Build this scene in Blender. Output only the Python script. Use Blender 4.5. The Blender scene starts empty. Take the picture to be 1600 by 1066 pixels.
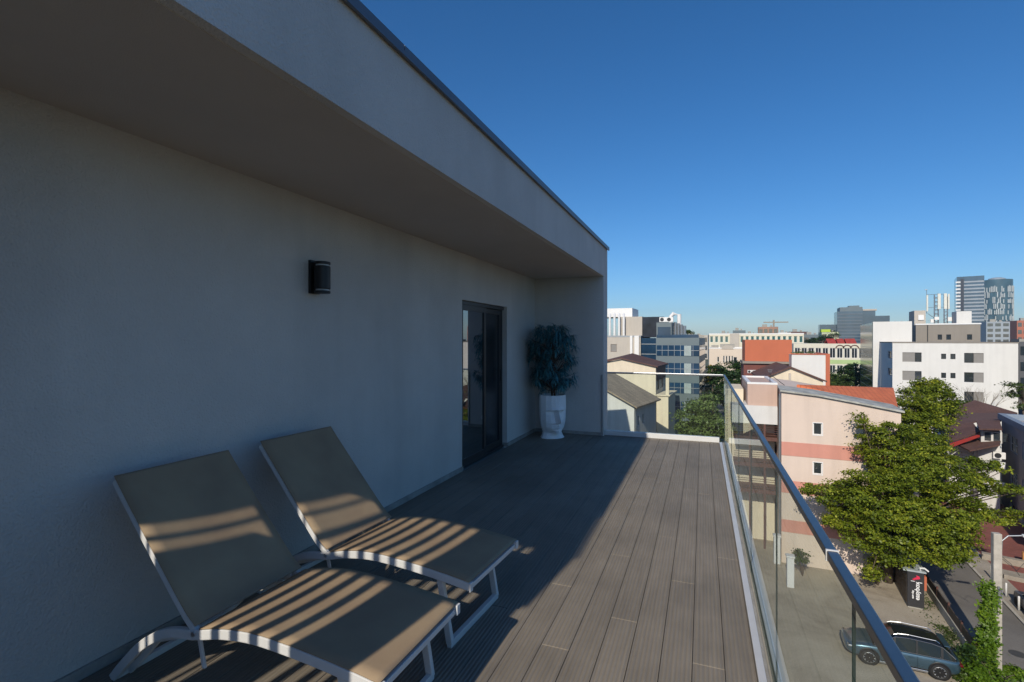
import bpy, bmesh, math, random
import numpy as np
from mathutils import Vector, Matrix
random.seed(7); RNG = np.random.default_rng(7)
R = math.radians
scene = bpy.context.scene
COL = scene.collection

# ------------------------------------------------------------------ camera numbers
F = 775.0; YAW = R(21.03); CZ = 16.6; V0 = 531.0
CC, SS = math.cos(YAW), math.sin(YAW)
def xy(u, zc):
    xc = (u-800)/F*zc
    return (xc*CC - zc*SS, zc*CC + xc*SS)
def zz(v, zc): return CZ - (v-V0)*zc/F
def at(u, v, zc):
    x, y = xy(u, zc); return Vector((x, y, zz(v, zc)))
def gz(v): return CZ*F/(v-V0)              # depth of a ground point seen at row v
def gnd(u, v, z=0.0):
    zc = (CZ-z)*F/(v-V0); x, y = xy(u, zc); return Vector((x, y, z))

# ------------------------------------------------------------------ helpers
def tag(o, label=None, cat=None, group=None, kind=None):
    if label: o['label'] = label
    if cat: o['category'] = cat
    if group: o['group'] = group
    if kind: o['kind'] = kind
    return o
def thing(name, label, cat, loc=(0,0,0), rz=0.0, group=None):
    o = bpy.data.objects.new(name, None); COL.objects.link(o)
    o.location = loc; o.rotation_euler = (0,0,rz); o.empty_display_size = .2
    return tag(o, label, cat, group)

class MB:
    def __init__(s): s.v = []; s.f = []; s.mi = []; s.M = Matrix.Identity(4); s.m = 0
    def add(s, vs, fs):
        b = len(s.v)
        s.v += [tuple(s.M @ Vector(p)) for p in vs]
        s.f += [tuple(b+i for i in f) for f in fs]; s.mi += [s.m]*len(fs)
        return s
    def box(s, x0,y0,z0,x1,y1,z1):
        return s.add([(x0,y0,z0),(x1,y0,z0),(x1,y1,z0),(x0,y1,z0),(x0,y0,z1),(x1,y0,z1),(x1,y1,z1),(x0,y1,z1)],
            [(0,3,2,1),(4,5,6,7),(0,1,5,4),(1,2,6,5),(2,3,7,6),(3,0,4,7)])
    def cbox(s, x,y,z, w,d,h): return s.box(x-w/2,y-d/2,z-h/2,x+w/2,y+d/2,z+h/2)
    def prism(s, pts, z0, z1):             # pts ccw in xy
        n = len(pts)
        return s.add([(p[0],p[1],z0) for p in pts]+[(p[0],p[1],z1) for p in pts],
            [tuple(reversed(range(n))), tuple(range(n,2*n))]+[(i,(i+1)%n,n+(i+1)%n,n+i) for i in range(n)])
    def tube(s, path, r, n=8, cap=True, r1=None):
        path = [Vector(p) for p in path]; k = len(path); vs = []; up = None
        for i, p in enumerate(path):
            t = (path[min(i+1,k-1)]-path[max(i-1,0)]).normalized()
            if up is None: up = Vector((0,0,1)) if abs(t.z) < .9 else Vector((1,0,0))
            a = t.cross(up).normalized(); b = a.cross(t).normalized(); up = b
            rr = r if r1 is None else r+(r1-r)*i/(k-1)
            for j in range(n):
                th = 2*math.pi*j/n
                vs.append(p + a*math.cos(th)*rr + b*math.sin(th)*rr)
        fs = [(i*n+j, i*n+(j+1)%n, (i+1)*n+(j+1)%n, (i+1)*n+j) for i in range(k-1) for j in range(n)]
        if cap: fs += [tuple(reversed(range(n))), tuple((k-1)*n+j for j in range(n))]
        return s.add(vs, fs)
    def bar(s, path, w, h):                # rectangular section swept; w along side vector y, h in the plane
        path = [Vector(p) for p in path]; k = len(path); vs = []
        for i, p in enumerate(path):
            t = (path[min(i+1,k-1)]-path[max(i-1,0)]).normalized()
            sd = Vector((0,1,0)) if abs(t.y) < .9 else Vector((0,0,1))
            nn = t.cross(sd).normalized()
            for a, b in ((-1,-1),(1,-1),(1,1),(-1,1)): vs.append(p+sd*a*w/2+nn*b*h/2)
        fs = [(i*4+j, i*4+(j+1)%4, (i+1)*4+(j+1)%4, (i+1)*4+j) for i in range(k-1) for j in range(4)]
        fs += [(3,2,1,0), tuple((k-1)*4+j for j in range(4))]
        return s.add(vs, fs)
    def lathe(s, prof, n=24, c=(0,0,0), cap=True):
        vs = []; k = len(prof)
        for r, z in prof:
            for j in range(n):
                th = 2*math.pi*j/n; vs.append((c[0]+r*math.cos(th), c[1]+r*math.sin(th), c[2]+z))
        fs = [(i*n+j, i*n+(j+1)%n, (i+1)*n+(j+1)%n, (i+1)*n+j) for i in range(k-1) for j in range(n)]
        if cap: fs += [tuple(reversed(range(n))), tuple((k-1)*n+j for j in range(n))]
        return s.add(vs, fs)
    def build(s, name, mats, parent=None, bevel=0, smooth=False, seg=2, loc=None, norm=True):
        me = bpy.data.meshes.new(name); me.from_pydata(s.v, [], s.f)
        if not isinstance(mats, (list, tuple)): mats = [mats]
        for m in mats: me.materials.append(m)
        if len(mats) > 1: me.polygons.foreach_set('material_index', s.mi)
        if norm:
            bm = bmesh.new(); bm.from_mesh(me); bmesh.ops.recalc_face_normals(bm, faces=bm.faces); bm.to_mesh(me); bm.free()
        if smooth: me.polygons.foreach_set('use_smooth', [True]*len(me.polygons))
        me.update()
        o = bpy.data.objects.new(name, me); COL.objects.link(o)
        if loc is not None: o.location = loc
        if parent: o.parent = parent
        if bevel:
            b = o.modifiers.new('bevel', 'BEVEL'); b.width = bevel; b.segments = seg; b.limit_method = 'ANGLE'; b.angle_limit = R(35)
        return o

# ------------------------------------------------------------------ materials
MATS = {}
def mat(name, col, rough=.8, var=.12, scale=3.0, bump=0.0, bscale=60.0, metal=0.0, spec=.5, streak=0.0, col2=None, detail=6):
    if name in MATS: return MATS[name]
    m = bpy.data.materials.new(name); m.use_nodes = True; nt = m.node_tree; N = nt.nodes; L = nt.links
    b = N['Principled BSDF']; b.inputs['Roughness'].default_value = rough; b.inputs['Metallic'].default_value = metal
    b.inputs['Specular IOR Level'].default_value = spec
    tc = N.new('ShaderNodeTexCoord'); nz = N.new('ShaderNodeTexNoise'); nz.inputs['Scale'].default_value = scale
    nz.inputs['Detail'].default_value = detail; nz.inputs['Roughness'].default_value = .6
    L.new(tc.outputs['Object'], nz.inputs['Vector'])
    cr = N.new('ShaderNodeValToRGB'); cr.color_ramp.elements[0].position = .3; cr.color_ramp.elements[1].position = .7
    c2 = col2 or col
    cr.color_ramp.elements[0].color = tuple(c*(1-var) for c in col)+(1,)
    cr.color_ramp.elements[1].color = tuple(min(1, c*(1+var)) for c in c2)+(1,)
    L.new(nz.outputs['Fac'], cr.inputs['Fac']); out = cr.outputs['Color']
    if streak:
        mp = N.new('ShaderNodeMapping'); mp.inputs['Scale'].default_value = (1.6, 1.6, .12)
        n2 = N.new('ShaderNodeTexNoise'); n2.inputs['Scale'].default_value = 1.2; n2.inputs['Detail'].default_value = 5
        L.new(tc.outputs['Object'], mp.inputs['Vector']); L.new(mp.outputs['Vector'], n2.inputs['Vector'])
        mr = N.new('ShaderNodeMapRange'); mr.inputs['From Min'].default_value = .42; mr.inputs['From Max'].default_value = .75
        mr.inputs['To Min'].default_value = 1.0; mr.inputs['To Max'].default_value = 1-streak
        L.new(n2.outputs['Fac'], mr.inputs['Value'])
        mx = N.new('ShaderNodeMix'); mx.data_type = 'RGBA'; mx.blend_type = 'MULTIPLY'; mx.inputs['Factor'].default_value = 1
        L.new(out, mx.inputs['A']); L.new(mr.outputs['Result'], mx.inputs['B']); out = mx.outputs['Result']
    L.new(out, b.inputs['Base Color'])
    if bump:
        n3 = N.new('ShaderNodeTexNoise'); n3.inputs['Scale'].default_value = bscale; n3.inputs['Detail'].default_value = 4
        L.new(tc.outputs['Object'], n3.inputs['Vector'])
        bp = N.new('ShaderNodeBump'); bp.inputs['Strength'].default_value = bump; bp.inputs['Distance'].default_value = .01 if bscale > 20 else .05
        L.new(n3.outputs['Fac'], bp.inputs['Height']); L.new(bp.outputs['Normal'], b.inputs['Normal'])
    MATS[name] = m; return m

def tilemat(name, c1, c2, mortar, sx, sy, rough=.8, off=.5, axis='XZ', bump=.4, msize=.04):
    m = bpy.data.materials.new(name); m.use_nodes = True; nt = m.node_tree; N = nt.nodes; L = nt.links
    b = N['Principled BSDF']; b.inputs['Roughness'].default_value = rough
    tc = N.new('ShaderNodeTexCoord'); sp = N.new('ShaderNodeSeparateXYZ'); cb = N.new('ShaderNodeCombineXYZ')
    L.new(tc.outputs['Object'], sp.inputs[0]); L.new(sp.outputs[axis[0]], cb.inputs['X']); L.new(sp.outputs[axis[1]], cb.inputs['Y'])
    br = N.new('ShaderNodeTexBrick'); br.offset = off; br.inputs['Scale'].default_value = 1
    br.inputs['Brick Width'].default_value = sx; br.inputs['Row Height'].default_value = sy; br.inputs['Mortar Size'].default_value = msize*min(sx,sy)
    br.inputs['Color1'].default_value = (*c1,1); br.inputs['Color2'].default_value = (*c2,1); br.inputs['Mortar'].default_value = (*mortar,1)
    L.new(cb.outputs[0], br.inputs['Vector'])
    nz = N.new('ShaderNodeTexNoise'); nz.inputs['Scale'].default_value = .8; nz.inputs['Detail'].default_value = 8
    L.new(tc.outputs['Object'], nz.inputs['Vector'])
    mr = N.new('ShaderNodeMapRange'); mr.inputs['To Min'].default_value = .7; mr.inputs['To Max'].default_value = 1.3
    L.new(nz.outputs['Fac'], mr.inputs['Value'])
    mx = N.new('ShaderNodeMix'); mx.data_type = 'RGBA'; mx.blend_type = 'MULTIPLY'; mx.inputs['Factor'].default_value = 1
    L.new(br.outputs['Color'], mx.inputs['A']); L.new(mr.outputs['Result'], mx.inputs['B']); L.new(mx.outputs['Result'], b.inputs['Base Color'])
    bp = N.new('ShaderNodeBump'); bp.inputs['Strength'].default_value = bump; bp.inputs['Distance'].default_value = .03; bp.invert = True
    L.new(br.outputs['Fac'], bp.inputs['Height']); L.new(bp.outputs['Normal'], b.inputs['Normal'])
    MATS[name] = m; return m

def glassmat(name, tint, ior=1.45, rough=.0, gain=1.0):
    m = bpy.data.materials.new(name); m.use_nodes = True; nt = m.node_tree; N = nt.nodes; L = nt.links
    N.remove(N['Principled BSDF']); out = N['Material Output']
    tr = N.new('ShaderNodeBsdfTransparent'); tr.inputs['Color'].default_value = (*tint,1)
    gl = N.new('ShaderNodeBsdfGlossy'); gl.inputs['Roughness'].default_value = rough; gl.inputs['Color'].default_value = (.93,.97,.97,1)
    fr = N.new('ShaderNodeFresnel'); fr.inputs['IOR'].default_value = ior
    ml = N.new('ShaderNodeMath'); ml.operation = 'MULTIPLY'; ml.inputs[1].default_value = gain; ml.use_clamp = True
    mx = N.new('ShaderNodeMixShader'); L.new(fr.outputs[0], ml.inputs[0]); L.new(ml.outputs[0], mx.inputs[0])
    ge = N.new('ShaderNodeNewGeometry'); iv_ = N.new('ShaderNodeMath'); iv_.operation = 'SUBTRACT'; iv_.inputs[0].default_value = 1; L.new(ge.outputs['Backfacing'], iv_.inputs[1])
    m2 = N.new('ShaderNodeMath'); m2.operation = 'MULTIPLY'; L.new(ml.outputs[0], m2.inputs[0]); L.new(iv_.outputs[0], m2.inputs[1]); L.new(m2.outputs[0], mx.inputs[0])
    L.new(tr.outputs[0], mx.inputs[1]); L.new(gl.outputs[0], mx.inputs[2]); L.new(mx.outputs[0], out.inputs['Surface'])
    MATS[name] = m; return m

def pane(name, col, rough=.06, spec=.9, ior=1.8, var=.25, scale=.35):
    m = mat(name, col, rough=rough, var=var, scale=scale); b = m.node_tree.nodes['Principled BSDF']
    b.inputs['IOR'].default_value = ior; b.inputs['Specular IOR Level'].default_value = spec; return m

def leafmat(name, c1, c2, c3, trans=.35, rough=.45):
    m = bpy.data.materials.new(name); m.use_nodes = True; nt = m.node_tree; N = nt.nodes; L = nt.links
    b = N['Principled BSDF']; b.inputs['Roughness'].default_value = rough; b.inputs['Specular IOR Level'].default_value = .35
    g = N.new('ShaderNodeNewGeometry'); cr = N.new('ShaderNodeValToRGB')
    cr.color_ramp.elements[0].color = (*c1,1); cr.color_ramp.elements[1].color = (*c3,1); e = cr.color_ramp.elements.new(.6); e.color = (*c2,1)
    tc = N.new('ShaderNodeTexCoord'); nz = N.new('ShaderNodeTexNoise'); nz.inputs['Scale'].default_value = .7; nz.inputs['Detail'].default_value = 3
    L.new(tc.outputs['Object'], nz.inputs['Vector'])
    ad = N.new('ShaderNodeMath'); ad.operation = 'MULTIPLY_ADD'; ad.inputs[1].default_value = .55
    L.new(g.outputs['Random Per Island'], ad.inputs[0])
    ml = N.new('ShaderNodeMath'); ml.operation = 'MULTIPLY_ADD'; ml.inputs[1].default_value = 1.1; ml.inputs[2].default_value = -.33
    L.new(nz.outputs['Fac'], ml.inputs[0]); L.new(ml.outputs[0], ad.inputs[2]); L.new(ad.outputs[0], cr.inputs['Fac'])
    L.new(cr.outputs[0], b.inputs['Base Color'])
    tl = N.new('ShaderNodeBsdfTranslucent'); mx = N.new('ShaderNodeMixShader'); mx.inputs[0].default_value = trans
    hs = N.new('ShaderNodeHueSaturation'); hs.inputs['Value'].default_value = 1.3; hs.inputs['Hue'].default_value = .48
    L.new(cr.outputs[0], hs.inputs['Color']); L.new(hs.outputs[0], tl.inputs['Color'])
    L.new(b.outputs[0], mx.inputs[1]); L.new(tl.outputs[0], mx.inputs[2]); L.new(mx.outputs[0], N['Material Output'].inputs['Surface'])
    MATS[name] = m; return m

stucco = mat('stucco', (.60,.585,.56), .92, .07, 1.3, 1.0, 95, streak=.13)
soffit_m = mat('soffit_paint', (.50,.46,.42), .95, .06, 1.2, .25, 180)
coping_m = mat('coping_metal', (.16,.17,.19), .45, .1, 2, metal=.6)
alu = mat('aluminium', (.62,.63,.65), .28, .06, 8, metal=1.0)
alu_satin = mat('satin_aluminium', (.31,.30,.29), .42, .05, 20, metal=1.0)
channel_m = mat('channel_paint', (.60,.60,.60), .35, .06, 5, metal=.15)
white_metal = mat('powder_coat_white', (.60,.61,.62), .42, .04, 9)
dark_metal = mat('dark_frame', (.02,.022,.025), .4, .15, 4)
black_metal = mat('black_lacquer', (.008,.008,.009), .45, .2, 6)
plinth_m = mat('plinth_render', (.30,.29,.27), .95, .25, 6, .5, 90)
white_wall = mat('white_render', (.66,.655,.64), .9, .03, .5, .2, 30, streak=.07)
cream_wall = mat('cream_render', (.68,.60,.47), .9, .05, .6, streak=.1)
beige_wall = mat('beige_render', (.47,.43,.38), .9, .04, .5, streak=.08)
pink_wall = mat('pale_pink_render', (.62,.51,.44), .92, .035, .35, .15, 12, streak=.10)
salmon = mat('salmon_band', (.56,.26,.205), .92, .06, .5, streak=.12)
pinkdark = mat('dusty_pink_render', (.50,.36,.30), .92, .05, .5, streak=.1)
taupe = mat('taupe_render', (.26,.235,.205), .9, .04, .5, streak=.08)
paleblue = mat('pale_blue_render', (.50,.52,.56), .9, .04, .6, streak=.1)
cool_white = mat('cool_white_render', (.60,.60,.60), .9, .05, .7, streak=.14)
grey_clad = mat('grey_cladding', (.125,.16,.178), .5, .06, .3, metal=.2)
dkbrown = mat('brown_paint', (.10,.045,.035), .6, .15, 3)
orange_wall = mat('orange_cladding', (.46,.125,.06), .7, .05, .6, streak=.05)
white_plain = mat('white_painted_metal', (.72,.72,.72), .5, .04, 2)
conc = mat('concrete', (.33,.32,.29), .9, .15, 1.6, .4, 25, streak=.15)
steel = mat('galvanised_steel', (.35,.37,.39), .4, .1, 5, metal=.7)
bark = mat('bark', (.10,.075,.055), .9, .3, 4, .8, 22)
glass_dark = pane('window_glass', (.025,.032,.038), var=.5)
glass_blue = pane('blue_curtain_glass', (.018,.05,.10), .08, .5, 1.5, .5, .12)
glass_teal = pane('teal_glass', (.03,.11,.11), .1, .8, 1.7)
shutter = mat('roller_shutter', (.23,.22,.21), .7, .06, 2)
red_metal = mat('red_fascia', (.33,.04,.035), .5, .1, 1)
roof_brown = tilemat('brown_shingle', (.115,.06,.05), (.095,.05,.042), (.05,.028,.025), .9, .35, axis='XY', bump=.3)
roof_orange = tilemat('orange_tile_roof', (.62,.17,.065), (.54,.14,.055), (.32,.08,.035), .42, .40, axis='XY', off=0, bump=.6)
roof_grey = tilemat('grey_slate_roof', (.36,.29,.215), (.26,.21,.16), (.12,.10,.08), .9, .45, axis='XY', bump=.5)
roof_zinc = mat('weathered_sheet_roof', (.36,.36,.33), .7, .4, 1.2, streak=.2)

def tag_mesh(o, label, cat, group=None): return tag(o, label, cat, group)

# ------------------------------------------------------------------ world, sun, haze
SUN_EL, SUN_AZ = R(32.5), R(7.7)      # light travels towards +Y, drifting to +X
w = bpy.data.worlds.new('World'); scene.world = w; w.use_nodes = True
nt = w.node_tree; bg = nt.nodes['Background']
sky = nt.nodes.new('ShaderNodeTexSky'); sky.sky_type = 'NISHITA'; sky.sun_disc = False
sky.sun_elevation = SUN_EL; sky.sun_rotation = R(180)+SUN_AZ; sky.altitude = 0; sky.air_density = .92; sky.dust_density = .55; sky.ozone_density = 6.0
hs = nt.nodes.new('ShaderNodeHueSaturation'); hs.inputs['Saturation'].default_value = 1.2; hs.inputs['Value'].default_value = 1.0
nt.links.new(sky.outputs[0], hs.inputs['Color']); wbm = nt.nodes.new('ShaderNodeMix'); wbm.data_type = 'RGBA'; wbm.blend_type = 'MULTIPLY'; wbm.inputs['Factor'].default_value = 1; wbm.inputs['B'].default_value = (.80,.82,.83,1)
nt.links.new(hs.outputs[0], wbm.inputs['A']); nt.links.new(wbm.outputs['Result'], bg.inputs['Color']); bg.inputs['Strength'].default_value = .132
sl = bpy.data.lights.new('Sun', 'SUN'); sl.energy = 4.0; sl.angle = R(.53); sl.color = (1.0, .90, .74)
so = bpy.data.objects.new('Sun', sl); COL.objects.link(so)
d = Vector((math.sin(SUN_AZ)*math.cos(SUN_EL), math.cos(SUN_AZ)*math.cos(SUN_EL), -math.sin(SUN_EL)))
so.rotation_euler = d.to_track_quat('-Z','Y').to_euler(); so.location = (0,-20,40)

hm = bpy.data.materials.new('haze_air'); hm.use_nodes = True; N = hm.node_tree.nodes; N.remove(N['Principled BSDF'])
pv = N.new('ShaderNodeVolumePrincipled'); pv.inputs['Density'].default_value = .00017; pv.inputs['Color'].default_value = (.6,.78,1,1); pv.inputs['Anisotropy'].default_value = .2
hm.node_tree.links.new(pv.outputs[0], N['Material Output'].inputs['Volume'])
tag(MB().box(-1300,-80,-1.5,1900,2600,165).build('haze', hm), kind='stuff')

# ------------------------------------------------------------------ ground
def ground_mat():
    m = bpy.data.materials.new('city_ground'); m.use_nodes = True; nt = m.node_tree; N = nt.nodes; L = nt.links; b = N['Principled BSDF']
    b.inputs['Roughness'].default_value = .95
    tc = N.new('ShaderNodeTexCoord'); v = N.new('ShaderNodeTexVoronoi'); v.inputs['Scale'].default_value = .035
    L.new(tc.outputs['Object'], v.inputs['Vector']); cr = N.new('ShaderNodeValToRGB'); el = cr.color_ramp.elements
    el[0].color = (.10,.10,.095,1); el[1].color = (.17,.15,.12,1); e = el.new(.5); e.color = (.06,.085,.035,1)
    sp = N.new('ShaderNodeSeparateColor'); L.new(v.outputs['Color'], sp.inputs[0]); L.new(sp.outputs[0], cr.inputs[0])
    nz = N.new('ShaderNodeTexNoise'); nz.inputs['Scale'].default_value = .6; nz.inputs['Detail'].default_value = 8; L.new(tc.outputs['Object'], nz.inputs['Vector'])
    mx = N.new('ShaderNodeMix'); mx.data_type = 'RGBA'; mx.blend_type = 'OVERLAY'; mx.inputs['Factor'].default_value = .6
    L.new(cr.outputs[0], mx.inputs['A']); L.new(nz.outputs['Fac'], mx.inputs['B']); L.new(mx.outputs['Result'], b.inputs['Base Color']); return m
tag(MB().add([(-3000,-3000,0),(3000,-3000,0),(3000,3000,0),(-3000,3000,0)], [(0,1,2,3)]).build('ground', ground_mat()), kind='structure')

def worn_mat(name, base, dark, light, sc=.25, bump=.3):
    m = bpy.data.materials.new(name); m.use_nodes = True; nt = m.node_tree; N = nt.nodes; L = nt.links; b = N['Principled BSDF']
    b.inputs['Roughness'].default_value = .93
    tc = N.new('ShaderNodeTexCoord'); a = N.new('ShaderNodeTexNoise'); a.inputs['Scale'].default_value = sc; a.inputs['Detail'].default_value = 9; a.inputs['Roughness'].default_value = .65; a.inputs['Distortion'].default_value = .6
    L.new(tc.outputs['Object'], a.inputs['Vector']); cr = N.new('ShaderNodeValToRGB'); el = cr.color_ramp.elements
    el[0].position = .3; el[1].position = .72; el[0].color = (*dark,1); el[1].color = (*light,1); e = el.new(.5); e.color = (*base,1)
    L.new(a.outputs['Fac'], cr.inputs[0])
    f = N.new('ShaderNodeTexNoise'); f.inputs['Scale'].default_value = 14; f.inputs['Detail'].default_value = 6; L.new(tc.outputs['Object'], f.inputs['Vector'])
    mr = N.new('ShaderNodeMapRange'); mr.inputs['To Min'].default_value = .72; mr.inputs['To Max'].default_value = 1.28; L.new(f.outputs['Fac'], mr.inputs['Value'])
    mx = N.new('ShaderNodeMix'); mx.data_type = 'RGBA'; mx.blend_type = 'MULTIPLY'; mx.inputs['Factor'].default_value = 1
    L.new(cr.outputs[0], mx.inputs['A']); L.new(mr.outputs['Result'], mx.inputs['B']); L.new(mx.outputs['Result'], b.inputs['Base Color'])
    bp = N.new('ShaderNodeBump'); bp.inputs['Strength'].default_value = bump; bp.inputs['Distance'].default_value = .04; L.new(f.outputs['Fac'], bp.inputs['Height']); L.new(bp.outputs[0], b.inputs['Normal'])
    MATS[name] = m; return m
lot_m = worn_mat('beaten_earth', (.32,.28,.22), (.20,.165,.125), (.40,.355,.285), .3)
asph = worn_mat('old_asphalt', (.150,.140,.128), (.11,.102,.095), (.185,.173,.158), .22)
redpav = tilemat('red_paving', (.25,.085,.07), (.20,.07,.06), (.13,.06,.05), .4, .2, axis='XY', bump=.2)
pave_m = worn_mat('pavement_slabs', (.30,.27,.23), (.22,.2,.17), (.36,.33,.29), .6)
kerb_m = mat('kerb_stone', (.40,.38,.34), .9, .15, 2)

# road axis: 5 degrees clockwise of the terrace axis
RA = R(5.5); rd = Vector((math.sin(RA), math.cos(RA), 0)); rn = Vector((math.cos(RA), -math.sin(RA), 0))
rl = gnd(1512, 1012); rr_ = gnd(1560, 935)
def along(p, t, off=0, z=0): q = p + rd*t + rn*off; return (q.x, q.y, z)
def ribbon(p, a, b, o0, o1, z, n=1): return MB().add([along(p,a,o0,z), along(p,a,o1,z), along(p,b,o1,z), along(p,b,o0,z)], [(0,1,2,3)])
RW = (rr_-rl).dot(rn)
tag(MB().add([(-14,-12,.006), along(rl,-50,-.0,.006), along(rl,22,-.0,.006), (-14,48,.006)], [(0,1,2,3)]).build('parking_lot', lot_m), kind='structure')
tag(ribbon(rl,-50,330,0,RW,.010).build('road', asph), kind='structure')
def raised(name, p, a, b, o0, o1, h, m):
    mb = MB(); v = [along(p,a,o0,0), along(p,a,o1,0), along(p,b,o1,0), along(p,b,o0,0)]
    mb.prism([(q[0],q[1]) for q in v], -.02, h); return tag(mb.build(name, m), kind='structure')
raised('kerb', rr_,-40,60,.0,.16,.12,kerb_m)
raised('pavement', rr_,-40,60,.161,1.5,.115,pave_m)
raised('paved_forecourt', rr_,-30,24,1.501,22,.11,redpav)
# side street on the left behind the end railing
tag(MB().add([tuple(gnd(1010,668,.012)), tuple(gnd(1175,668,.012)), (xy(1115,290)[0],xy(1115,290)[1],.012), (xy(1104,290)[0],xy(1104,290)[1],.012)],[(0,1,2,3)]).build('side_street', asph), kind='structure')

# ------------------------------------------------------------------ our terrace
DZ = 15.0
XW, XF, YE = -2.74, -1.54, 8.25      # wall face, fascia face, end wall face
def deck_mat():
    m = bpy.data.materials.new('composite_decking'); m.use_nodes = True; nt = m.node_tree; N = nt.nodes; L = nt.links; b = N['Principled BSDF']
    b.inputs['Roughness'].default_value = .62; b.inputs['Specular IOR Level'].default_value = .35
    g = N.new('ShaderNodeNewGeometry'); tc = N.new('ShaderNodeTexCoord')
    mp = N.new('ShaderNodeMapping'); mp.inputs['Scale'].default_value = (14,.8,1); nz = N.new('ShaderNodeTexNoise'); nz.inputs['Scale'].default_value = 3; nz.inputs['Detail'].default_value = 8
    L.new(tc.outputs['Object'], mp.inputs[0]); L.new(mp.outputs[0], nz.inputs['Vector'])
    st = N.new('ShaderNodeTexNoise'); st.inputs['Scale'].default_value = 1.4; st.inputs['Detail'].default_value = 9; st.inputs['Roughness'].default_value = .65; L.new(tc.outputs['Object'], st.inputs['Vector'])
    a = N.new('ShaderNodeMapRange'); a.inputs['To Min'].default_value = .93; a.inputs['To Max'].default_value = 1.07; L.new(g.outputs['Random Per Island'], a.inputs['Value'])
    c = N.new('ShaderNodeMapRange'); c.inputs['From Min'].default_value = .3; c.inputs['From Max'].default_value = .7; c.inputs['To Min'].default_value = .9; c.inputs['To Max'].default_value = 1.08; L.new(nz.outputs['Fac'], c.inputs['Value'])
    e = N.new('ShaderNodeMapRange'); e.inputs['From Min'].default_value = .35; e.inputs['From Max'].default_value = .7; e.inputs['To Min'].default_value = 1.12; e.inputs['To Max'].default_value = .80; L.new(st.outputs['Fac'], e.inputs['Value'])
    sx = N.new('ShaderNodeSeparateXYZ'); L.new(tc.outputs['Object'], sx.inputs[0])
    wv = N.new('ShaderNodeMath'); wv.operation = 'MULTIPLY'; wv.inputs[1].default_value = 2*math.pi/.0212; L.new(sx.outputs['X'], wv.inputs[0])
    sn = N.new('ShaderNodeMath'); sn.operation = 'SINE'; L.new(wv.outputs[0], sn.inputs[0])
    gr = N.new('ShaderNodeMapRange'); gr.inputs['From Min'].default_value = .35; gr.inputs['From Max'].default_value = .95; gr.inputs['To Min'].default_value = 1.0; gr.inputs['To Max'].default_value = .86; L.new(sn.outputs[0], gr.inputs['Value'])
    p = None
    for q in (a,c,e,gr):
        if p is None: p = q.outputs[0]; continue
        mm = N.new('ShaderNodeMath'); mm.operation = 'MULTIPLY'; L.new(p, mm.inputs[0]); L.new(q.outputs[0], mm.inputs[1]); p = mm.outputs[0]
    mx = N.new('ShaderNodeMix'); mx.data_type = 'RGBA'; mx.blend_type = 'MULTIPLY'; mx.inputs['Factor'].default_value = 1; mx.inputs['A'].default_value = (.222,.192,.155,1)
    L.new(p, mx.inputs['B']); L.new(mx.outputs['Result'], b.inputs['Base Color'])
    bp = N.new('ShaderNodeBump'); bp.invert = True; bp.inputs['Strength'].default_value = .5; bp.inputs['Distance'].default_value = .003; L.new(sn.outputs[0], bp.inputs['Height']); L.new(bp.outputs[0], b.inputs['Normal'])
    return m
mb = MB(); pitch = .149; x = XW+.012; i = 0
while x < .235:
    x1 = min(x+pitch-.0035, .240); y = -6.5 + (i*1.37 % 2.2)*.9
    ys = [-6.6]; 
    while y < 8.35: ys.append(y); y += 2.2 if i % 3 else 2.9
    ys = sorted(set([q for q in ys if q < 8.2]))+[8.36]
    for a, b_ in zip(ys[:-1], ys[1:]):
        if b_-a > .05: mb.box(x, a+.0015, DZ-.022, x1, b_-.0015, DZ+random.uniform(-.0006,.0006))
    x += pitch; i += 1
tag(mb.build('terrace_floor', deck_mat(), bevel=.0018, seg=1), kind='structure')

# building body
home = thing('apartment_building', 'grey rendered apartment building carrying the terrace, its upper wall and overhanging roof slab in shade', 'building', (0,0,0))
WT = .30; DY0, DY1, DH = 5.43, 6.92, 2.09
mb = MB()
mb.box(-9, -.8, DZ-.05, XW, DY0, DZ+2.66)         # wall mass beside the terrace, before the door
mb.box(-9, DY1, DZ-.05, XW, 8.6, DZ+2.66)
mb.box(-9, DY0, DZ+DH, XW, DY1, DZ+2.66)
mb.box(-9, DY0, DZ-.05, XW-1.5, DY1, DZ+DH)
mb.box(XW, YE, DZ-.05, XF, 8.6, DZ+2.66)            # end wall
mb.build('wall', stucco, home)
MB().box(-9, -.45, DZ+2.66, XF, 8.6, DZ+3.17).build('roof_slab', stucco, home)
MB().box(-1.72, -1.35, DZ+2.662, XF, -.4505, DZ+3.168).build('unseen_shadow_beam', stucco, home)  # unseen fascia extension, added so its shadow steps correctly on the deck
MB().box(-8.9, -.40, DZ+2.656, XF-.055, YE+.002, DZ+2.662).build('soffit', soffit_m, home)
mb = MB(); 
for a, b_ in ((-.49, 2.3),(2.306,5.4),(5.406,8.64)): mb.box(-9.04, a, DZ+3.172, XF+.03, b_, DZ+3.20)
mb.box(XF+.012,-1.35,DZ+3.145, XF+.03, 8.64, DZ+3.1715)
mb.build('coping', coping_m, home)
mb = MB(); mb.box(XW, -.40, DZ+.001, XW+.018, DY0+.0, DZ+.055); mb.box(XW, DY1, DZ+.001, XW+.018, YE, DZ+.055); mb.box(XW+.018, YE-.018, DZ+.001, XF-.01, YE, DZ+.055)
mb.box(XW-.2,DY1-.012,DZ+.001,XW,DY1-.0005,DZ+.055)
mb.build('plinth', plinth_m, home, bevel=.003)
MB().box(-9,-14,DZ-.1,2.5,-8,DZ+4.4).build('unseen_shade_tower', taupe, home)  # unseen mass added behind the viewer to block low sky glow on the wall
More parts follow.
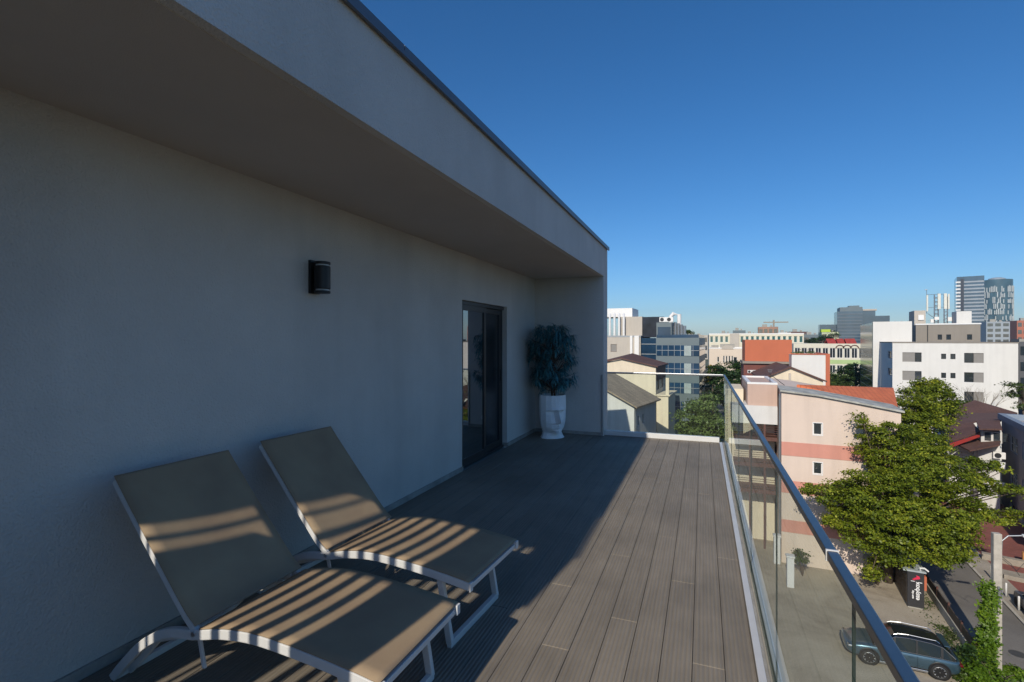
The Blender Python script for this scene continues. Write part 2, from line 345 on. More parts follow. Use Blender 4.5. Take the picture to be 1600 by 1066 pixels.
MB().box(-9,-14,0,.30,8.6,DZ-.10).build('lower_storeys', cool_white, home)
MB().box(-3,-9,DZ-.10,.37,8.52,DZ-.024).build('terrace_slab', conc, home)

# stacked end piers and slatted screen behind the viewer (they cast the stripes)
MB().box(-1.745,-.45,DZ,-1.46,-.36,DZ+2.655).build('end_pier', stucco, home)
scr = thing('slatted_screen', 'upright slatted privacy screen closing the covered end of the terrace behind the viewer', 'screen', (0,-.41,DZ))
for xs in (-1.831,-1.941,-2.051,-2.161): MB().box(xs-.0245,-.012,.0,xs+.0245,.012,2.60).build('slat', dark_metal, scr)
MB().box(-2.555,-.015,0,-2.25,.015,2.10).build('solid_panel', dark_metal, scr)
for xs in (-2.27,-2.375,-2.49): MB().box(xs-.022,-.012,2.101,xs+.022,.012,2.60).build('slat', dark_metal, scr)
MB().box(-2.612,-.012,.0,-2.592,.012,2.60).build('slat', dark_metal, scr)
MB().box(XW+.001,-.03,0,-2.655,.03,2.60).build('post', dark_metal, scr)
MB().box(XW+.001,-.03,2.601,-1.746,.03,2.652).build('top_rail', dark_metal, scr)

# door
door = thing('sliding_door', 'dark framed glass sliding door recessed in the grey terrace wall', 'door', (XW-.10, DY0, DZ))
L_ = DY1-DY0
mb = MB(); mb.box(-.09,0.001,0.001,.018,.045,DH-.001); mb.box(-.09,L_-.045,0.001,.025,L_-.001,DH-.001); mb.box(-.088,.045,DH-.05,.064,L_-.045,DH-.001); mb.box(-.088,.045,.001,.064,L_-.045,.03)
mb.build('frame', dark_metal, door, bevel=.003)
def leaf_(y0,y1,xo,gm):
    mb = MB(); mb.box(xo-.02,y0,.03,xo+.02,y0+.06,DH-.05); mb.box(xo-.02,y1-.06,.03,xo+.02,y1,DH-.05); mb.box(xo-.019,y0+.06,DH-.12,xo+.019,y1-.06,DH-.05); mb.box(xo-.019,y0+.06,.03,xo+.019,y1-.06,.11)
    p = mb.build('door_panel', dark_metal, door, bevel=.002)
    MB().box(xo-.006,y0+.06,.11,xo+.006,y1-.06,DH-.12).build('pane', gm, p); return p
gl_mirror = pane('reflective_door_glass', (.012,.018,.02), .01, 1, 2.3, .2)
gl_matte = pane('dim_door_glass', (.010,.016,.022), .22, .5, 1.45, .5, 1.5)
leaf_(.046, .80, .042, gl_mirror)
p = leaf_(.74, L_-.046, -.002, gl_matte)
MB().bar([(.03,L_-.14,1.0),(.055,L_-.14,1.0),(.055,L_-.14,1.16),(.03,L_-.14,1.16)], .014,.014).build('handle', black_metal, p)
# wall lamp
lamp = thing('wall_lamp', 'black cylindrical up and down wall light on the grey terrace wall', 'wall lamp', (XW, 2.95, DZ+1.947))
MB().box(0,-.05,-.002,.022,.05,.248).build('back_plate', black_metal, lamp, bevel=.004)
MB().lathe([(.0,.03),(.054,.03),(.058,.036),(.058,.196),(.054,.202),(.0,.202)], 32, (.088,0,0)).build('shade', black_metal, lamp, smooth=False)
for z0 in (.018,.203): MB().lathe([(.045,z0),(.047,z0+.003),(.047,z0+.009),(.045,z0+.012)], 32, (.088,0,0)).build('glass_ring', white_metal, lamp)
for z0 in (-.001,.2155): MB().lathe([(.056,z0),(.058,z0+.003),(.058,z0+.016),(.056,z0+.0185)], 32, (.088,0,0)).build('end_cap', black_metal, lamp)
MB().box(.02,-.015,.08,.05,.015,.16).build('arm', black_metal, lamp)

# railing
gtint = glassmat('railing_glass', (.915,.955,.93), 1.42, 0, .72)
gedge = mat('glass_edge', (.012,.03,.028), .15, .1, 4)
def glass_panel(mb, x0,y0,z0,x1,y1,z1):
    mb.m = 0; mb.box(x0,y0,z0,x1,y1,z1)
    n = len(mb.mi)
    dx, dy = x1-x0, y1-y0
    # side faces: order 0 bottom,1 top,2 -y,3 +x,4 +y,5 -x
    for k_ in ((0,1,2,4) if dy > dx else (0,1,3,5)): mb.mi[n-6+k_] = 1
rail = thing('side_railing', 'long glass balustrade with dark satin handrail along the open side of the terrace', 'railing', (0,0,DZ))
joints = [-4.95,-3.7,-2.45,-1.2,.05,1.30,2.53,3.80,5.05,6.30,7.45,8.40]
for a, b_ in zip(joints[:-1], joints[1:]):
    mb = MB(); glass_panel(mb, .310,a+.002,-.02,.3165,b_-.002,1.03); mb.build('glass_panel', [gtint, gedge], rail)
for a, b_ in ((-5,1.50),(1.503,8.428)):
    mb = MB(); mb.box(.300,a,1.03,.3255,b_,1.054) ; mb.build('handrail', alu_satin, rail, bevel=.003)
mb = MB(); mb.box(.298,1.492,1.026,.3275,1.50,1.056); mb.build('joint_sleeve', white_metal, rail, bevel=.001)
mb = MB(); mb.box(.243,-6,-.03,.280,8.34,.012); mb.build('inner_channel', channel_m, rail, bevel=.003)
mb = MB(); mb.box(.281,-6,-.03,.297,8.36,.002); mb.build('channel_gasket', plinth_m, rail, bevel=.002)
mb = MB(); mb.box(.3205,-6,-.12,.345,8.425,.02); mb.build('outer_channel', channel_m, rail, bevel=.003)
erail = thing('end_railing', 'short glass balustrade with bright metal handrail across the far end of the terrace', 'railing', (0,8.40,DZ))
ex = [XF+.035, -.62, .300]
for a, b_ in zip(ex[:-1], ex[1:]):
    mb = MB(); glass_panel(mb, a+.003,-.006,.05,b_-.003,.006,1.03); mb.build('glass_panel', [gtint, gedge], erail)
mb = MB(); mb.box(XF+.03,-.016,1.03,.299,.016,1.058); mb.build('handrail', alu, erail, bevel=.003)
mb = MB(); mb.box(XF+.002,-.045,-.02,.242,.03,.075); mb.build('base_channel', white_metal, erail, bevel=.004)
mb = MB(); mb.box(XF-.035,-.17,.002,XF-.012,-.151,1.02); mb.build('wall_profile', steel, erail, bevel=.002)

# ------------------------------------------------------------------ sun loungers
def sling_mat():
    m = bpy.data.materials.new('sling_fabric'); m.use_nodes = True; nt = m.node_tree; N = nt.nodes; L = nt.links; b = N['Principled BSDF']
    b.inputs['Roughness'].default_value = .75; b.inputs['Specular IOR Level'].default_value = .3
    tc = N.new('ShaderNodeTexCoord'); nz = N.new('ShaderNodeTexNoise'); nz.inputs['Scale'].default_value = 4; nz.inputs['Detail'].default_value = 8; L.new(tc.outputs['Object'], nz.inputs['Vector'])
    cr = N.new('ShaderNodeValToRGB'); cr.color_ramp.elements[0].position = .3; cr.color_ramp.elements[1].position = .7; cr.color_ramp.elements[0].color = (.285,.205,.135,1); cr.color_ramp.elements[1].color = (.365,.275,.175,1)
    L.new(nz.outputs['Fac'], cr.inputs[0])
    ck = N.new('ShaderNodeTexChecker'); ck.inputs['Scale'].default_value = 420; L.new(tc.outputs['Object'], ck.inputs['Vector'])
    mr = N.new('ShaderNodeMapRange'); mr.inputs['To Min'].default_value = .8; mr.inputs['To Max'].default_value = 1.1; L.new(ck.outputs['Fac'], mr.inputs['Value'])
    mx = N.new('ShaderNodeMix'); mx.data_type = 'RGBA'; mx.blend_type = 'MULTIPLY'; mx.inputs['Factor'].default_value = 1; L.new(cr.outputs[0], mx.inputs['A']); L.new(mr.outputs[0], mx.inputs['B']); L.new(mx.outputs['Result'], b.inputs['Base Color'])
    bp = N.new('ShaderNodeBump'); bp.inputs['Strength'].default_value = .15; bp.inputs['Distance'].default_value = .02; L.new(nz.outputs['Fac'], bp.inputs['Height']); L.new(bp.outputs[0], b.inputs['Normal'])
    return m
sling = sling_mat()
def smoothpath(pts, n=24):                 # Catmull-Rom in the xz plane
    P = [Vector((p[0],0,p[1])) for p in pts]; P = [P[0]*2-P[1]]+P+[P[-1]*2-P[-2]]; out = []
    m = len(P)-3
    for i in range(m):
        for j in range(n//m+1):
            t = j/(n//m+1); a,b_,c,d_ = P[i:i+4]
            out.append(.5*((2*b_)+(-a+c)*t+(2*a-5*b_+4*c-d_)*t*t+(-a+3*b_-3*c+d_)*t**3))
    out.append(P[-2]); return out
# local: x from hinge (0) towards foot (+), y across, z up from deck
seat_prof = [(0,.352),(.14,.385),(.32,.405),(.56,.398),(.78,.38),(.93,.362)]
back_prof = [(-.02,.36),(-.10,.425),(-.30,.64),(-.50,.86),(-.575,.945)]
arc_prof = [(-.60,.012),(-.50,.115),(-.36,.235),(-.20,.315),(-.02,.345)]
def make_lounger():
    t = thing('sun_lounger', 'sun lounger', 'sun lounger')
    W2 = .285
    sp = smoothpath(seat_prof); bp = smoothpath(back_prof); ap = smoothpath(arc_prof)
    def strip(path, name, sag):
        mb = MB(); n = 10; vs = []
        for i, p in enumerate(path):
            f = math.sin(math.pi*i/(len(path)-1))
            for j in range(n+1):
                y = (-W2-.011+(2*W2+.022)*j/n); q = (2*j/n-1)
                vs.append((p.x, y, p.z+.016-sag*f*(1-q*q)))
        k_ = n+1; fs = [(i*k_+j, (i+1)*k_+j, (i+1)*k_+j+1, i*k_+j+1) for i in range(len(path)-1) for j in range(n)]
        mb.add(vs, fs); o = mb.build(name, sling, t, smooth=True)
        s_ = o.modifiers.new('thick','SOLIDIFY'); s_.thickness = .004; return o
    strip(sp, 'seat_sling', .012); strip(bp, 'backrest_sling', .014)
    for s in (-1,1):
        full = [Vector((p.x, s*W2, p.z-.012)) for p in ap[:-1]+sp]
        MB().bar(full, .026, .042).build('side_rail', white_metal, t, bevel=.004)
        MB().bar([Vector((p.x-.014, s*(W2-.004), p.z-.014)) for p in bp], .022, .030).build('backrest_rail', white_metal, t, bevel=.004)
        MB().bar([(-.10,s*(W2-.045),.30),(-.34,s*(W2-.045),.22),(-.55,s*(W2-.045),.02)], .018,.030).build('rear_brace', white_metal, t, bevel=.003)
        MB().bar([(-.075,s*(W2-.03),.40),(-.02,s*(W2-.03),.17)], .012,.020).build('strut', white_metal, t, bevel=.003)
        MB().tube([(-.03,s*(W2-.02),.340),(-.03,s*(W2+.018),.340)], .011, 12).build('hinge_knob', alu, t)
    MB().bar([(.74,-W2+.02,.355),(.80,-W2+.02,.018),], .026,.036).bar([(.74,W2-.02,.355),(.80,W2-.02,.018)], .026,.036).bar([(.80,-W2+.008,.018),(.80,W2-.008,.018)],.036,.028).build('leg_frame', white_metal, t, bevel=.003)
    MB().bar([(-.58,-W2,.016),(-.58,W2,.016)], .03,.03).build('floor_bar', white_metal, t, bevel=.003)
    MB().bar([(.915,-W2,.342),(.915,W2,.342)], .026,.028).build('foot_bar', white_metal, t, bevel=.003)
    MB().bar([(.0,-W2,.325),(.0,W2,.325)], .02,.02).build('cross_bar', white_metal, t, bevel=.003)
    MB().bar([(-.568,-W2,.928),(-.568,W2,.928)], .022,.022).build('top_bar', white_metal, t, bevel=.003)
    for s in (-1,1): MB().cbox(.935, s*W2, .349, .010,.030,.046).build('end_plug', white_metal, t, bevel=.003)
    return t
def copy_tree(o, parent=None):
    c = o.copy(); COL.objects.link(c)
    if parent: c.parent = parent
    for ch in list(o.children): copy_tree(ch, c)
    return c
l1 = make_lounger(); l2 = copy_tree(l1)
l1.location = (-2.00,1.79,DZ); l1.rotation_euler = (0,0,R(-1.0))
l2.location = (-2.01,2.61,DZ); l2.rotation_euler = (0,0,R(-3.5))
l1['label'] = 'nearest of the two taupe sling sun loungers, standing closest to the viewer against the wall'
l2['label'] = 'taupe sling sun lounger farther along the wall, between the near lounger and the door'
l1['group'] = l2['group'] = 'sun loungers against the terrace wall'

# ------------------------------------------------------------------ face planter + artificial tree
pot_m = mat('white_plaster', (.86,.86,.87), .6, .05, 5, .15, 60)
def face_planter():
    t = thing('face_planter', 'white faceted planter shaped like a face, in the corner of the terrace', 'planter', (-2.30,7.84,DZ), R(-47))
    # local: face looks towards +x ; columns by angle
    # front columns: (lateral y, list of depth x) ; rows from base to rim
    rows = [ # z, half width, back depth, [front depth at lateral fractions]
        (0.00,.205,.20,[.15,.145,.13,.09,.02]),
        (0.040,.180,.18,[.115,.11,.10,.07,.01]),
        (0.085,.165,.18,[.125,.115,.09,.06,.0]),
        (0.100,.168,.18,[.235,.205,.10,.06,.0]),
        (0.140,.182,.19,[.225,.205,.15,.075,.0]),
        (0.160,.192,.20,[.205,.195,.165,.09,.0]),
        (0.185,.200,.205,[.235,.205,.165,.10,.01]),
        (0.198,.203,.205,[.205,.190,.165,.105,.01]),
        (0.213,.206,.21,[.240,.200,.165,.105,.01]),
        (0.240,.212,.21,[.205,.190,.165,.11,.01]),
        (0.262,.216,.21,[.300,.205,.165,.115,.01]),
        (0.290,.218,.215,[.305,.180,.160,.12,.02]),
        (0.390,.222,.22,[.250,.135,.150,.12,.02]),
        (0.440,.225,.22,[.225,.125,.130,.12,.02]),
        (0.475,.226,.22,[.235,.240,.205,.125,.02]),
        (0.520,.228,.22,[.225,.215,.185,.125,.02]),
        (0.700,.226,.22,[.185,.185,.170,.12,.02]),
    ]
    fr = [0,.20,.48,.80,1.0]; vs = []; n = None
    for z, hw, bd, dep in rows:
        ring = [(dep[i], -hw*fr[i], z) for i in (4,3,2,1)]+[(dep[i], hw*fr[i], z) for i in (0,1,2,3,4)]
        for a in (35,70,110,145): ring.append((-bd*math.sin(R(a)), hw*math.cos(R(a)), z))
        n = len(ring); vs += ring
    k_ = len(rows); mb = MB(); fs = []
    for i in range(k_-1):
        for j in range(n):
            a,b_,c,d_ = i*n+j, i*n+(j+1)%n, (i+1)*n+(j+1)%n, (i+1)*n+j
            fs += [(a,b_,c),(a,c,d_)]
    fs.append(tuple(reversed(range(n))))
    # rim + inner wall
    top = vs[-n:]; base = len(vs)
    vs += [(p[0]*.9,p[1]*.9,p[2]) for p in top]; vs += [(p[0]*.88,p[1]*.88,p[2]-.06) for p in top]
    for j in range(n):
        fs.append(((k_-1)*n+j,(k_-1)*n+(j+1)%n, base+(j+1)%n, base+j)); fs.append((base+j, base+(j+1)%n, base+n+(j+1)%n, base+n+j))
    mb.add(vs, fs); mb.build('pot', pot_m, t)
    soil = mat('potting_soil', (.03,.022,.016), .95, .4, 30, .8, 60)
    mb = MB(); mb.add([(p[0]*.885,p[1]*.885,.655) for p in top], [tuple(range(n))]); mb.build('soil', soil, t)
    return t
face_planter()
plant = thing('potted_tree', 'bushy artificial tree with long drooping dark blue green leaves rising from the face planter', 'plant', (-2.30,7.86,DZ+.655))
mb = MB()
for k_ in range(3):
    pts = [(.03*math.cos(2.1*k_+.9*i), .03*math.sin(2.1*k_+.9*i), .13*i) for i in range(8)]
    mb.tube(pts, .016, 7, r1=.010)
tips_ = []
while len(tips_) < 118:
    a = random.uniform(0,2*math.pi); th = random.uniform(-.95,1); z = .66+.52*th
    rr = .35*math.sqrt(max(0,1-(th*.93)**4))*random.uniform(.45,1.08)
    p = Vector((rr*math.cos(a), rr*math.sin(a), z))
    if p.y > .33: continue
    if min([(p-q[0]).length for q in tips_]+[9]) < .075: continue
    tips_.append((p, a)); mb.tube([(0,0,max(.12,z-.32)),(p.x*.5,p.y*.5,z-.06),tuple(p)], .006, 5, r1=.003)
mb.build('trunk', mat('twig_bark', (.10,.06,.04), .9, .3, 20), plant)
mb = MB()
def long_leaf(mb, p, a, L0, wd, droop):
    dr = Vector((math.cos(a), math.sin(a), 0)); sd = Vector((-math.sin(a), math.cos(a), 0))*wd
    q = [p]; el = droop
    for i in range(3): 
        q.append(q[-1]+ (dr*math.cos(el)+Vector((0,0,-1))*math.sin(el))*L0/3); el = min(el+.42, 1.5)
    ww = [.35,1,.85,.0]; vs = []
    for i in range(4): vs += [q[i]-sd*ww[i], q[i]+sd*ww[i]]
    mb.add(vs, [(0,1,3,2),(2,3,5,4),(4,5,7,6)])
for p, a in tips_:
    for k_ in range(random.randint(20,32)):
        a2 = a+random.gauss(0,1.15)
        q = p+Vector((random.gauss(0,.018),random.gauss(0,.018),random.uniform(-.05,.02)))
        long_leaf(mb, q, a2, random.uniform(.11,.19), random.uniform(.006,.010), random.uniform(-.75,.75))
fol = leafmat('blue_green_leaf', (.02,.085,.10), (.07,.23,.26), (.16,.40,.45), .15, .35)
o = mb.build('foliage', fol, plant, norm=False); 
plant['label'] = 'bushy tree with long drooping dark blue green leaves rising from the face planter'
# trees that poke above the crown
# ------------------------------------------------------------------ building kit
class B:
    """local frame: x right along the front, y away, z up; front at y=0"""
    def __init__(s, name, label, u0, z0, u1=None, w=None, d=10, h=None, vtop=None, yaw=0, cat='building', group=None, base=0):
        s.x0, s.y0 = xy(u0, z0); a = R(yaw); s.d = d
        s.r = Vector((math.cos(a), -math.sin(a))); s.w = w
        if u1 is not None:
            k = (u1-800)/F; zc0 = s.y0*CC - s.x0*SS; xc0 = s.x0*CC + s.y0*SS
            zr = s.r.y*CC - s.r.x*SS; xr = s.r.x*CC + s.r.y*SS
            s.w = (k*zc0-xc0)/(xr-k*zr)
        s.h = h if h is not None else zz(vtop, z0) - base
        s.base = base
        s.o = thing(name, label, cat, (s.x0, s.y0, base), -a, group)
    def wall(s, m, holes={}, depth=.25, name='wall', x0=0,y0=0,z0=0,x1=None,y1=None,z1=None, top=True):
        """box with real window openings: holes[face] = [(s0,t0,s1,t1)]"""
        x1 = s.w if x1 is None else x1; y1 = s.d if y1 is None else y1; z1 = s.h if z1 is None else z1
        mb = MB()
        def P(face, a, t, n):
            if face == 'front': return (x0+a, y0+n, z0+t)
            if face == 'left': return (x0+n, y1-a, z0+t)
            if face == 'right': return (x1-n, y0+a, z0+t)
            return (x1-a, y1-n, z0+t)
        H = z1-z0
        for face, Wd in (('front',x1-x0),('right',y1-y0),('back',x1-x0),('left',y1-y0)):
            hs = [q for q in holes.get(face, []) if q[2] > q[0]]
            xs = sorted({0,Wd}|{q[0] for q in hs}|{q[2] for q in hs}); zs = sorted({0,H}|{q[1] for q in hs}|{q[3] for q in hs})
            for i in range(len(xs)-1):
                for j in range(len(zs)-1):
                    cx, cz = (xs[i]+xs[i+1])/2, (zs[j]+zs[j+1])/2
                    if any(q[0]<cx<q[2] and q[1]<cz<q[3] for q in hs): continue
                    mb.add([P(face,xs[i],zs[j],0),P(face,xs[i+1],zs[j],0),P(face,xs[i+1],zs[j+1],0),P(face,xs[i],zs[j+1],0)],[(0,1,2,3)])
            for q in hs:
                a,b_,c,e = q; cs = [(a,b_),(c,b_),(c,e),(a,e)]
                for k_ in range(4):
                    p1, p2 = cs[k_], cs[(k_+1)%4]
                    mb.add([P(face,*p1,0),P(face,*p2,0),P(face,*p2,depth),P(face,*p1,depth)],[(0,1,2,3)])
        if top: mb.add([(x0,y0,z1),(x1,y0,z1),(x1,y1,z1),(x0,y1,z1)],[(0,1,2,3)])
        s.P = P; return mb.build(name, m, s.o, norm=False)
    def win(s, face, q, fm=None, gm=None, bars=1, t=.06, inset=.12, hbars=0, shut=None, sill=None, x0=0,y0=0,z0=0, x1=None, y1=None):
        fm = fm or white_plain; gm = gm or glass_dark
        x1 = s.w if x1 is None else x1; y1 = s.d if y1 is None else y1
        def box(mb, a, b_, c, e, n0, n1):
            if face == 'front': mb.box(x0+a, y0+n0, z0+b_, x0+c, y0+n1, z0+e)
            elif face == 'left': mb.box(x0+n0, y1-c, z0+b_, x0+n1, y1-a, z0+e)
            else: mb.box(x1-n1, y0+a, z0+b_, x1-n0, y0+c, z0+e)
        a,b_,c,e = q; a += .002; b_ += .002; c -= .002; e -= .002
        mb = MB(); n0, n1 = inset, inset+.07
        box(mb,a,b_,a+t,e,n0,n1); box(mb,c-t,b_,c,e,n0,n1); box(mb,a+t,b_,c-t,b_+t,n0,n1); box(mb,a+t,e-t,c-t,e,n0,n1)
        for i in range(bars): xm = a+(c-a)*(i+1)/(bars+1); box(mb,xm-t/2,b_+t,xm+t/2,e-t,n0+.004,n1-.004)
        for i in range(hbars): zm = b_+(e-b_)*(i+1)/(hbars+1); box(mb,a+t,zm-t/2,c-t,zm+t/2,n0+.008,n1-.008)
        w_ = mb.build('window', fm, s.o)
        mb = MB(); box(mb,a+t,b_+t,c-t,e-t,n0+.025,n0+.045); mb.build('pane', gm, w_)
        if shut:
            mb = MB(); f0, f1 = shut; box(mb,a+(c-a)*f0,b_,a+(c-a)*f1,e,n0-.05,n0-.004); mb.build('shutter', shutter, w_)
        if sill:
            mb = MB(); box(mb,a-.08,b_-.08,c+.08,b_-.004,-.06,inset); mb.build('sill', sill, w_)
        return w_
    def part(s, name, m, mb, **k): return mb.build(name, m, s.o, **k)
    def parapet(s, m, t=.25, h=.4, ov=.04, z=None, name='parapet'):
        z = s.h if z is None else z; mb = MB()
        mb.box(-ov,-ov,z,s.w+ov,t,z+h); mb.box(-ov,s.d-t,z,s.w+ov,s.d+ov,z+h); mb.box(-ov,t,z,t,s.d-t,z+h); mb.box(s.w-t,t,z,s.w+ov,s.d-t,z+h)
        return mb.build(name, m, s.o)
def gable(mb, x0,y0,x1,y1,z,rise,ov=.3,th=.14,along='y'):
    """two-pitch roof, ridge along y or x, as thick slabs"""
    if along == 'y':
        xm = (x0+x1)/2; a = [(x0-ov,z-rise*ov/((x1-x0)/2)),(xm,z+rise),(x1+ov,z-rise*ov/((x1-x0)/2))]
        for (p,q) in ((a[0],a[1]),(a[2],a[1])):
            vs = [(p[0],y0-ov,p[1]),(q[0],y0-ov,q[1]),(q[0],y1+ov,q[1]),(p[0],y1+ov,p[1])]
            mb.add(vs+[(v_[0],v_[1],v_[2]+th) for v_ in vs],[(0,1,2,3),(4,5,6,7),(0,1,5,4),(1,2,6,5),(2,3,7,6),(3,0,4,7)])
    else:
        ym = (y0+y1)/2; k = rise*ov/((y1-y0)/2); a = [(y0-ov,z-k),(ym,z+rise),(y1+ov,z-k)]
        for (p,q) in ((a[0],a[1]),(a[2],a[1])):
            vs = [(x0-ov,p[0],p[1]),(x0-ov,q[0],q[1]),(x1+ov,q[0],q[1]),(x1+ov,p[0],p[1])]
            mb.add(vs+[(v_[0],v_[1],v_[2]+th) for v_ in vs],[(0,1,2,3),(4,5,6,7),(0,1,5,4),(1,2,6,5),(2,3,7,6),(3,0,4,7)])
    return mb
def ac_unit(label, loc, rz=0, s=1.0, group=None):
    t = thing('air_conditioner', label, 'air conditioner', loc, rz, group)
    MB().box(0,0,0,.85*s,.32*s,.6*s).build('casing', white_plain, t, bevel=.02)
    MB().lathe([(.0,0),(.24*s,0),(.24*s,.02),(.0,.02)],20).build('fan_grille', dark_metal, t).matrix_local = Matrix.Translation((.32*s,-.001,.3*s)) @ Matrix.Rotation(R(90),4,'X')
    MB().box(.05*s,.05*s,-.08*s,.1*s,.27*s,-.001).box(.75*s,.05*s,-.08*s,.8*s,.27*s,-.001).build('foot', dark_metal, t)
    return t

# ---- A: grey roofed white house below the end railing
A = B('gabled_house', 'small white house with weathered grey gable roof just beyond the end railing', 991,62, w=13, d=9, vtop=634, yaw=12)
A.x0 -= A.r.x*13; A.y0 -= A.r.y*13; A.o.location = (A.x0, A.y0, 0)
hl = [(1.2,2.6,2.1,4.4),(3.0,1.6,4.2,4.4),(5.2,2.6,6.2,4.2),(1.2,5.6,2.1,6.9),(3.1,5.6,4.0,6.9)]
A.wall(cool_white, {'right':hl, 'front':[(10.2,3.0,11.2,4.6)]}, depth=.2)
for q in hl: A.win('right', q, fm=white_plain)
A.win('front',(10.2,3.0,11.2,4.6))
A.part('roof', roof_grey, gable(MB(), 0,0,13,9,A.h,3.2,.55,.18))
for yy in (0,9): A.part('gable_end', cool_white, MB().add([(0,yy,A.h),(13,yy,A.h),(6.5,yy,A.h+3.15)],[(0,1,2)]))
MB().tube([(13.05,.1,A.h-.2),(13.1,.1,A.h-1),(13.1,.1,.2)],.05,6).build('downpipe', steel, A.o)

N1 = thing('unseen_shadow_block', 'plain grey block added unseen behind the terrace end wall to shade the white house', 'building', (-30,38,0))  # added out of view to cast a shadow on the gabled house front
MB().box(0,0,0,18.8,10,17.5).build('wall', taupe, N1); MB().box(-.2,-.2,17.502,18.9,10.1,17.8).build('roof', conc, N1)
# ---- B: cream house with brown roof
Bc = B('cream_house', 'cream walled house with shallow brown roof behind the grey roofed house', 930,84, u1=1024.6, d=10, vtop=570, yaw=5)
hr = [(1.0,8.4,3.4,10.4),(4.4,8.4,7.4,10.4),(1,5,3,6.8)]
Bc.wall(cream_wall, {'right':hr,'front':[(5.6,6.6,6.5,8.2)]}, depth=.2)
for q in hr: Bc.win('right', q, fm=dkbrown, bars=2)
Bc.win('front',(5.6,6.6,6.5,8.2), fm=dkbrown)
mb = MB(); xm = Bc.w*.45
mb.add([(-.4,-.4,Bc.h+.05),(xm,-.4,Bc.h+1.05),(Bc.w+.4,-.4,Bc.h-.2),(Bc.w+.4,10.4,Bc.h-.2),(xm,8,Bc.h+1.6),(-.4,10.4,Bc.h+.05),
        (-.4,-.4,Bc.h+.25),(xm,-.4,Bc.h+1.25),(Bc.w+.4,-.4,Bc.h+.0),(Bc.w+.4,10.4,Bc.h+.0),(xm,8,Bc.h+1.8),(-.4,10.4,Bc.h+.25)],
       [(0,1,4,5),(1,2,3,4),(6,7,10,11),(7,8,9,10),(0,1,7,6),(1,2,8,7),(2,3,9,8),(5,4,10,11),(4,3,9,10)])
Bc.part('roof', roof_brown, mb)
mb = MB(); mb.add([(0,-.002,Bc.h),(Bc.w,-.002,Bc.h),(xm,-.002,Bc.h+1.03)],[(0,1,2)]); Bc.part('gable_end', cream_wall, mb)
mb = MB(); mb.box(Bc.w,.5,Bc.h-2.4,Bc.w+.05,9.5,Bc.h-.3); Bc.part('timber_cladding', dkbrown, mb)
mb = MB(); mb.box(Bc.w+.06,0.3,0,Bc.w+1.9,8,7.6); Bc.part('porch_block', cream_wall, mb)
mb = MB(); mb.box(Bc.w+.06,.1,7.6,Bc.w+2.2,8.2,7.8); Bc.part('porch_slab', cream_wall, mb)
for xx in (1.5,): mb = MB(); mb.box(Bc.w+xx,.3,7.8,Bc.w+xx+.5,.8,10.5); Bc.part('column', cream_wall, mb)

# ---- C: tall beige block with white pipes
Cb = B('beige_block', 'tall beige block with dark glass flank and white roof ducts, leftmost on the skyline', 948,112, u1=1001, d=14, vtop=527, yaw=3)
hc = [(Cb.w*.12,Cb.h-3.3,Cb.w*.30,Cb.h-1.6),(Cb.w*.12,Cb.h-7.3,Cb.w*.30,Cb.h-5.6)]
Cb.wall(beige_wall, {'front':hc}, depth=.3)
for q in hc: Cb.win('front', q, fm=dkbrown, gm=shutter, bars=0)
Cb.parapet(steel, h=.35)
mb = MB(); mb.box(Cb.w+.01,.6,0,Cb.w+3.8,12,Cb.h-.2); Cb.part('glass_flank', glass_blue, mb)
for zz_ in (Cb.h-1.6,Cb.h-3.8,Cb.h-6,Cb.h-8.2): Cb.part('glazing_bar', steel, MB().box(Cb.w+.02,.5,zz_,Cb.w+3.85,.598,zz_+.14))
mb = MB(); mb.box(Cb.w*.34,2,Cb.h,Cb.w,13,Cb.h+4.6); Cb.part('upper_block', beige_wall, mb)
mb = MB(); mb.box(Cb.w+.01,2.2,Cb.h,Cb.w+4.6,13,Cb.h+4.5); Cb.part('upper_glass', pane('smoked_glass',(.02,.025,.038),.12,.3,1.45,.5,.4), mb)
mb = MB(); mb.box(-4,4,Cb.h+4.7,Cb.w*.66,12,Cb.h+6.7); Cb.part('plant_screen', white_plain, mb)
for i in range(5): Cb.part('white_duct', white_plain, MB().tube([(-.6+i*1.05,1.2,Cb.h+.3),(-.6+i*1.05,1.2,Cb.h+4.5),(-.9+i*1.05,2.6,Cb.h+5.3)],.26,8))
for q in ((Cb.w*.70,-.35,0,Cb.w*.77,-.003,Cb.h+.3),(Cb.w*.83,-.45,0,Cb.w*.96,-.003,Cb.h+.3)): Cb.part('wall_duct', white_plain, MB().box(*q))
mb = MB(); mb.box(-2.2,-.5,4,-.6,-.02,Cb.h+1.6); Cb.part('side_duct', white_plain, mb)

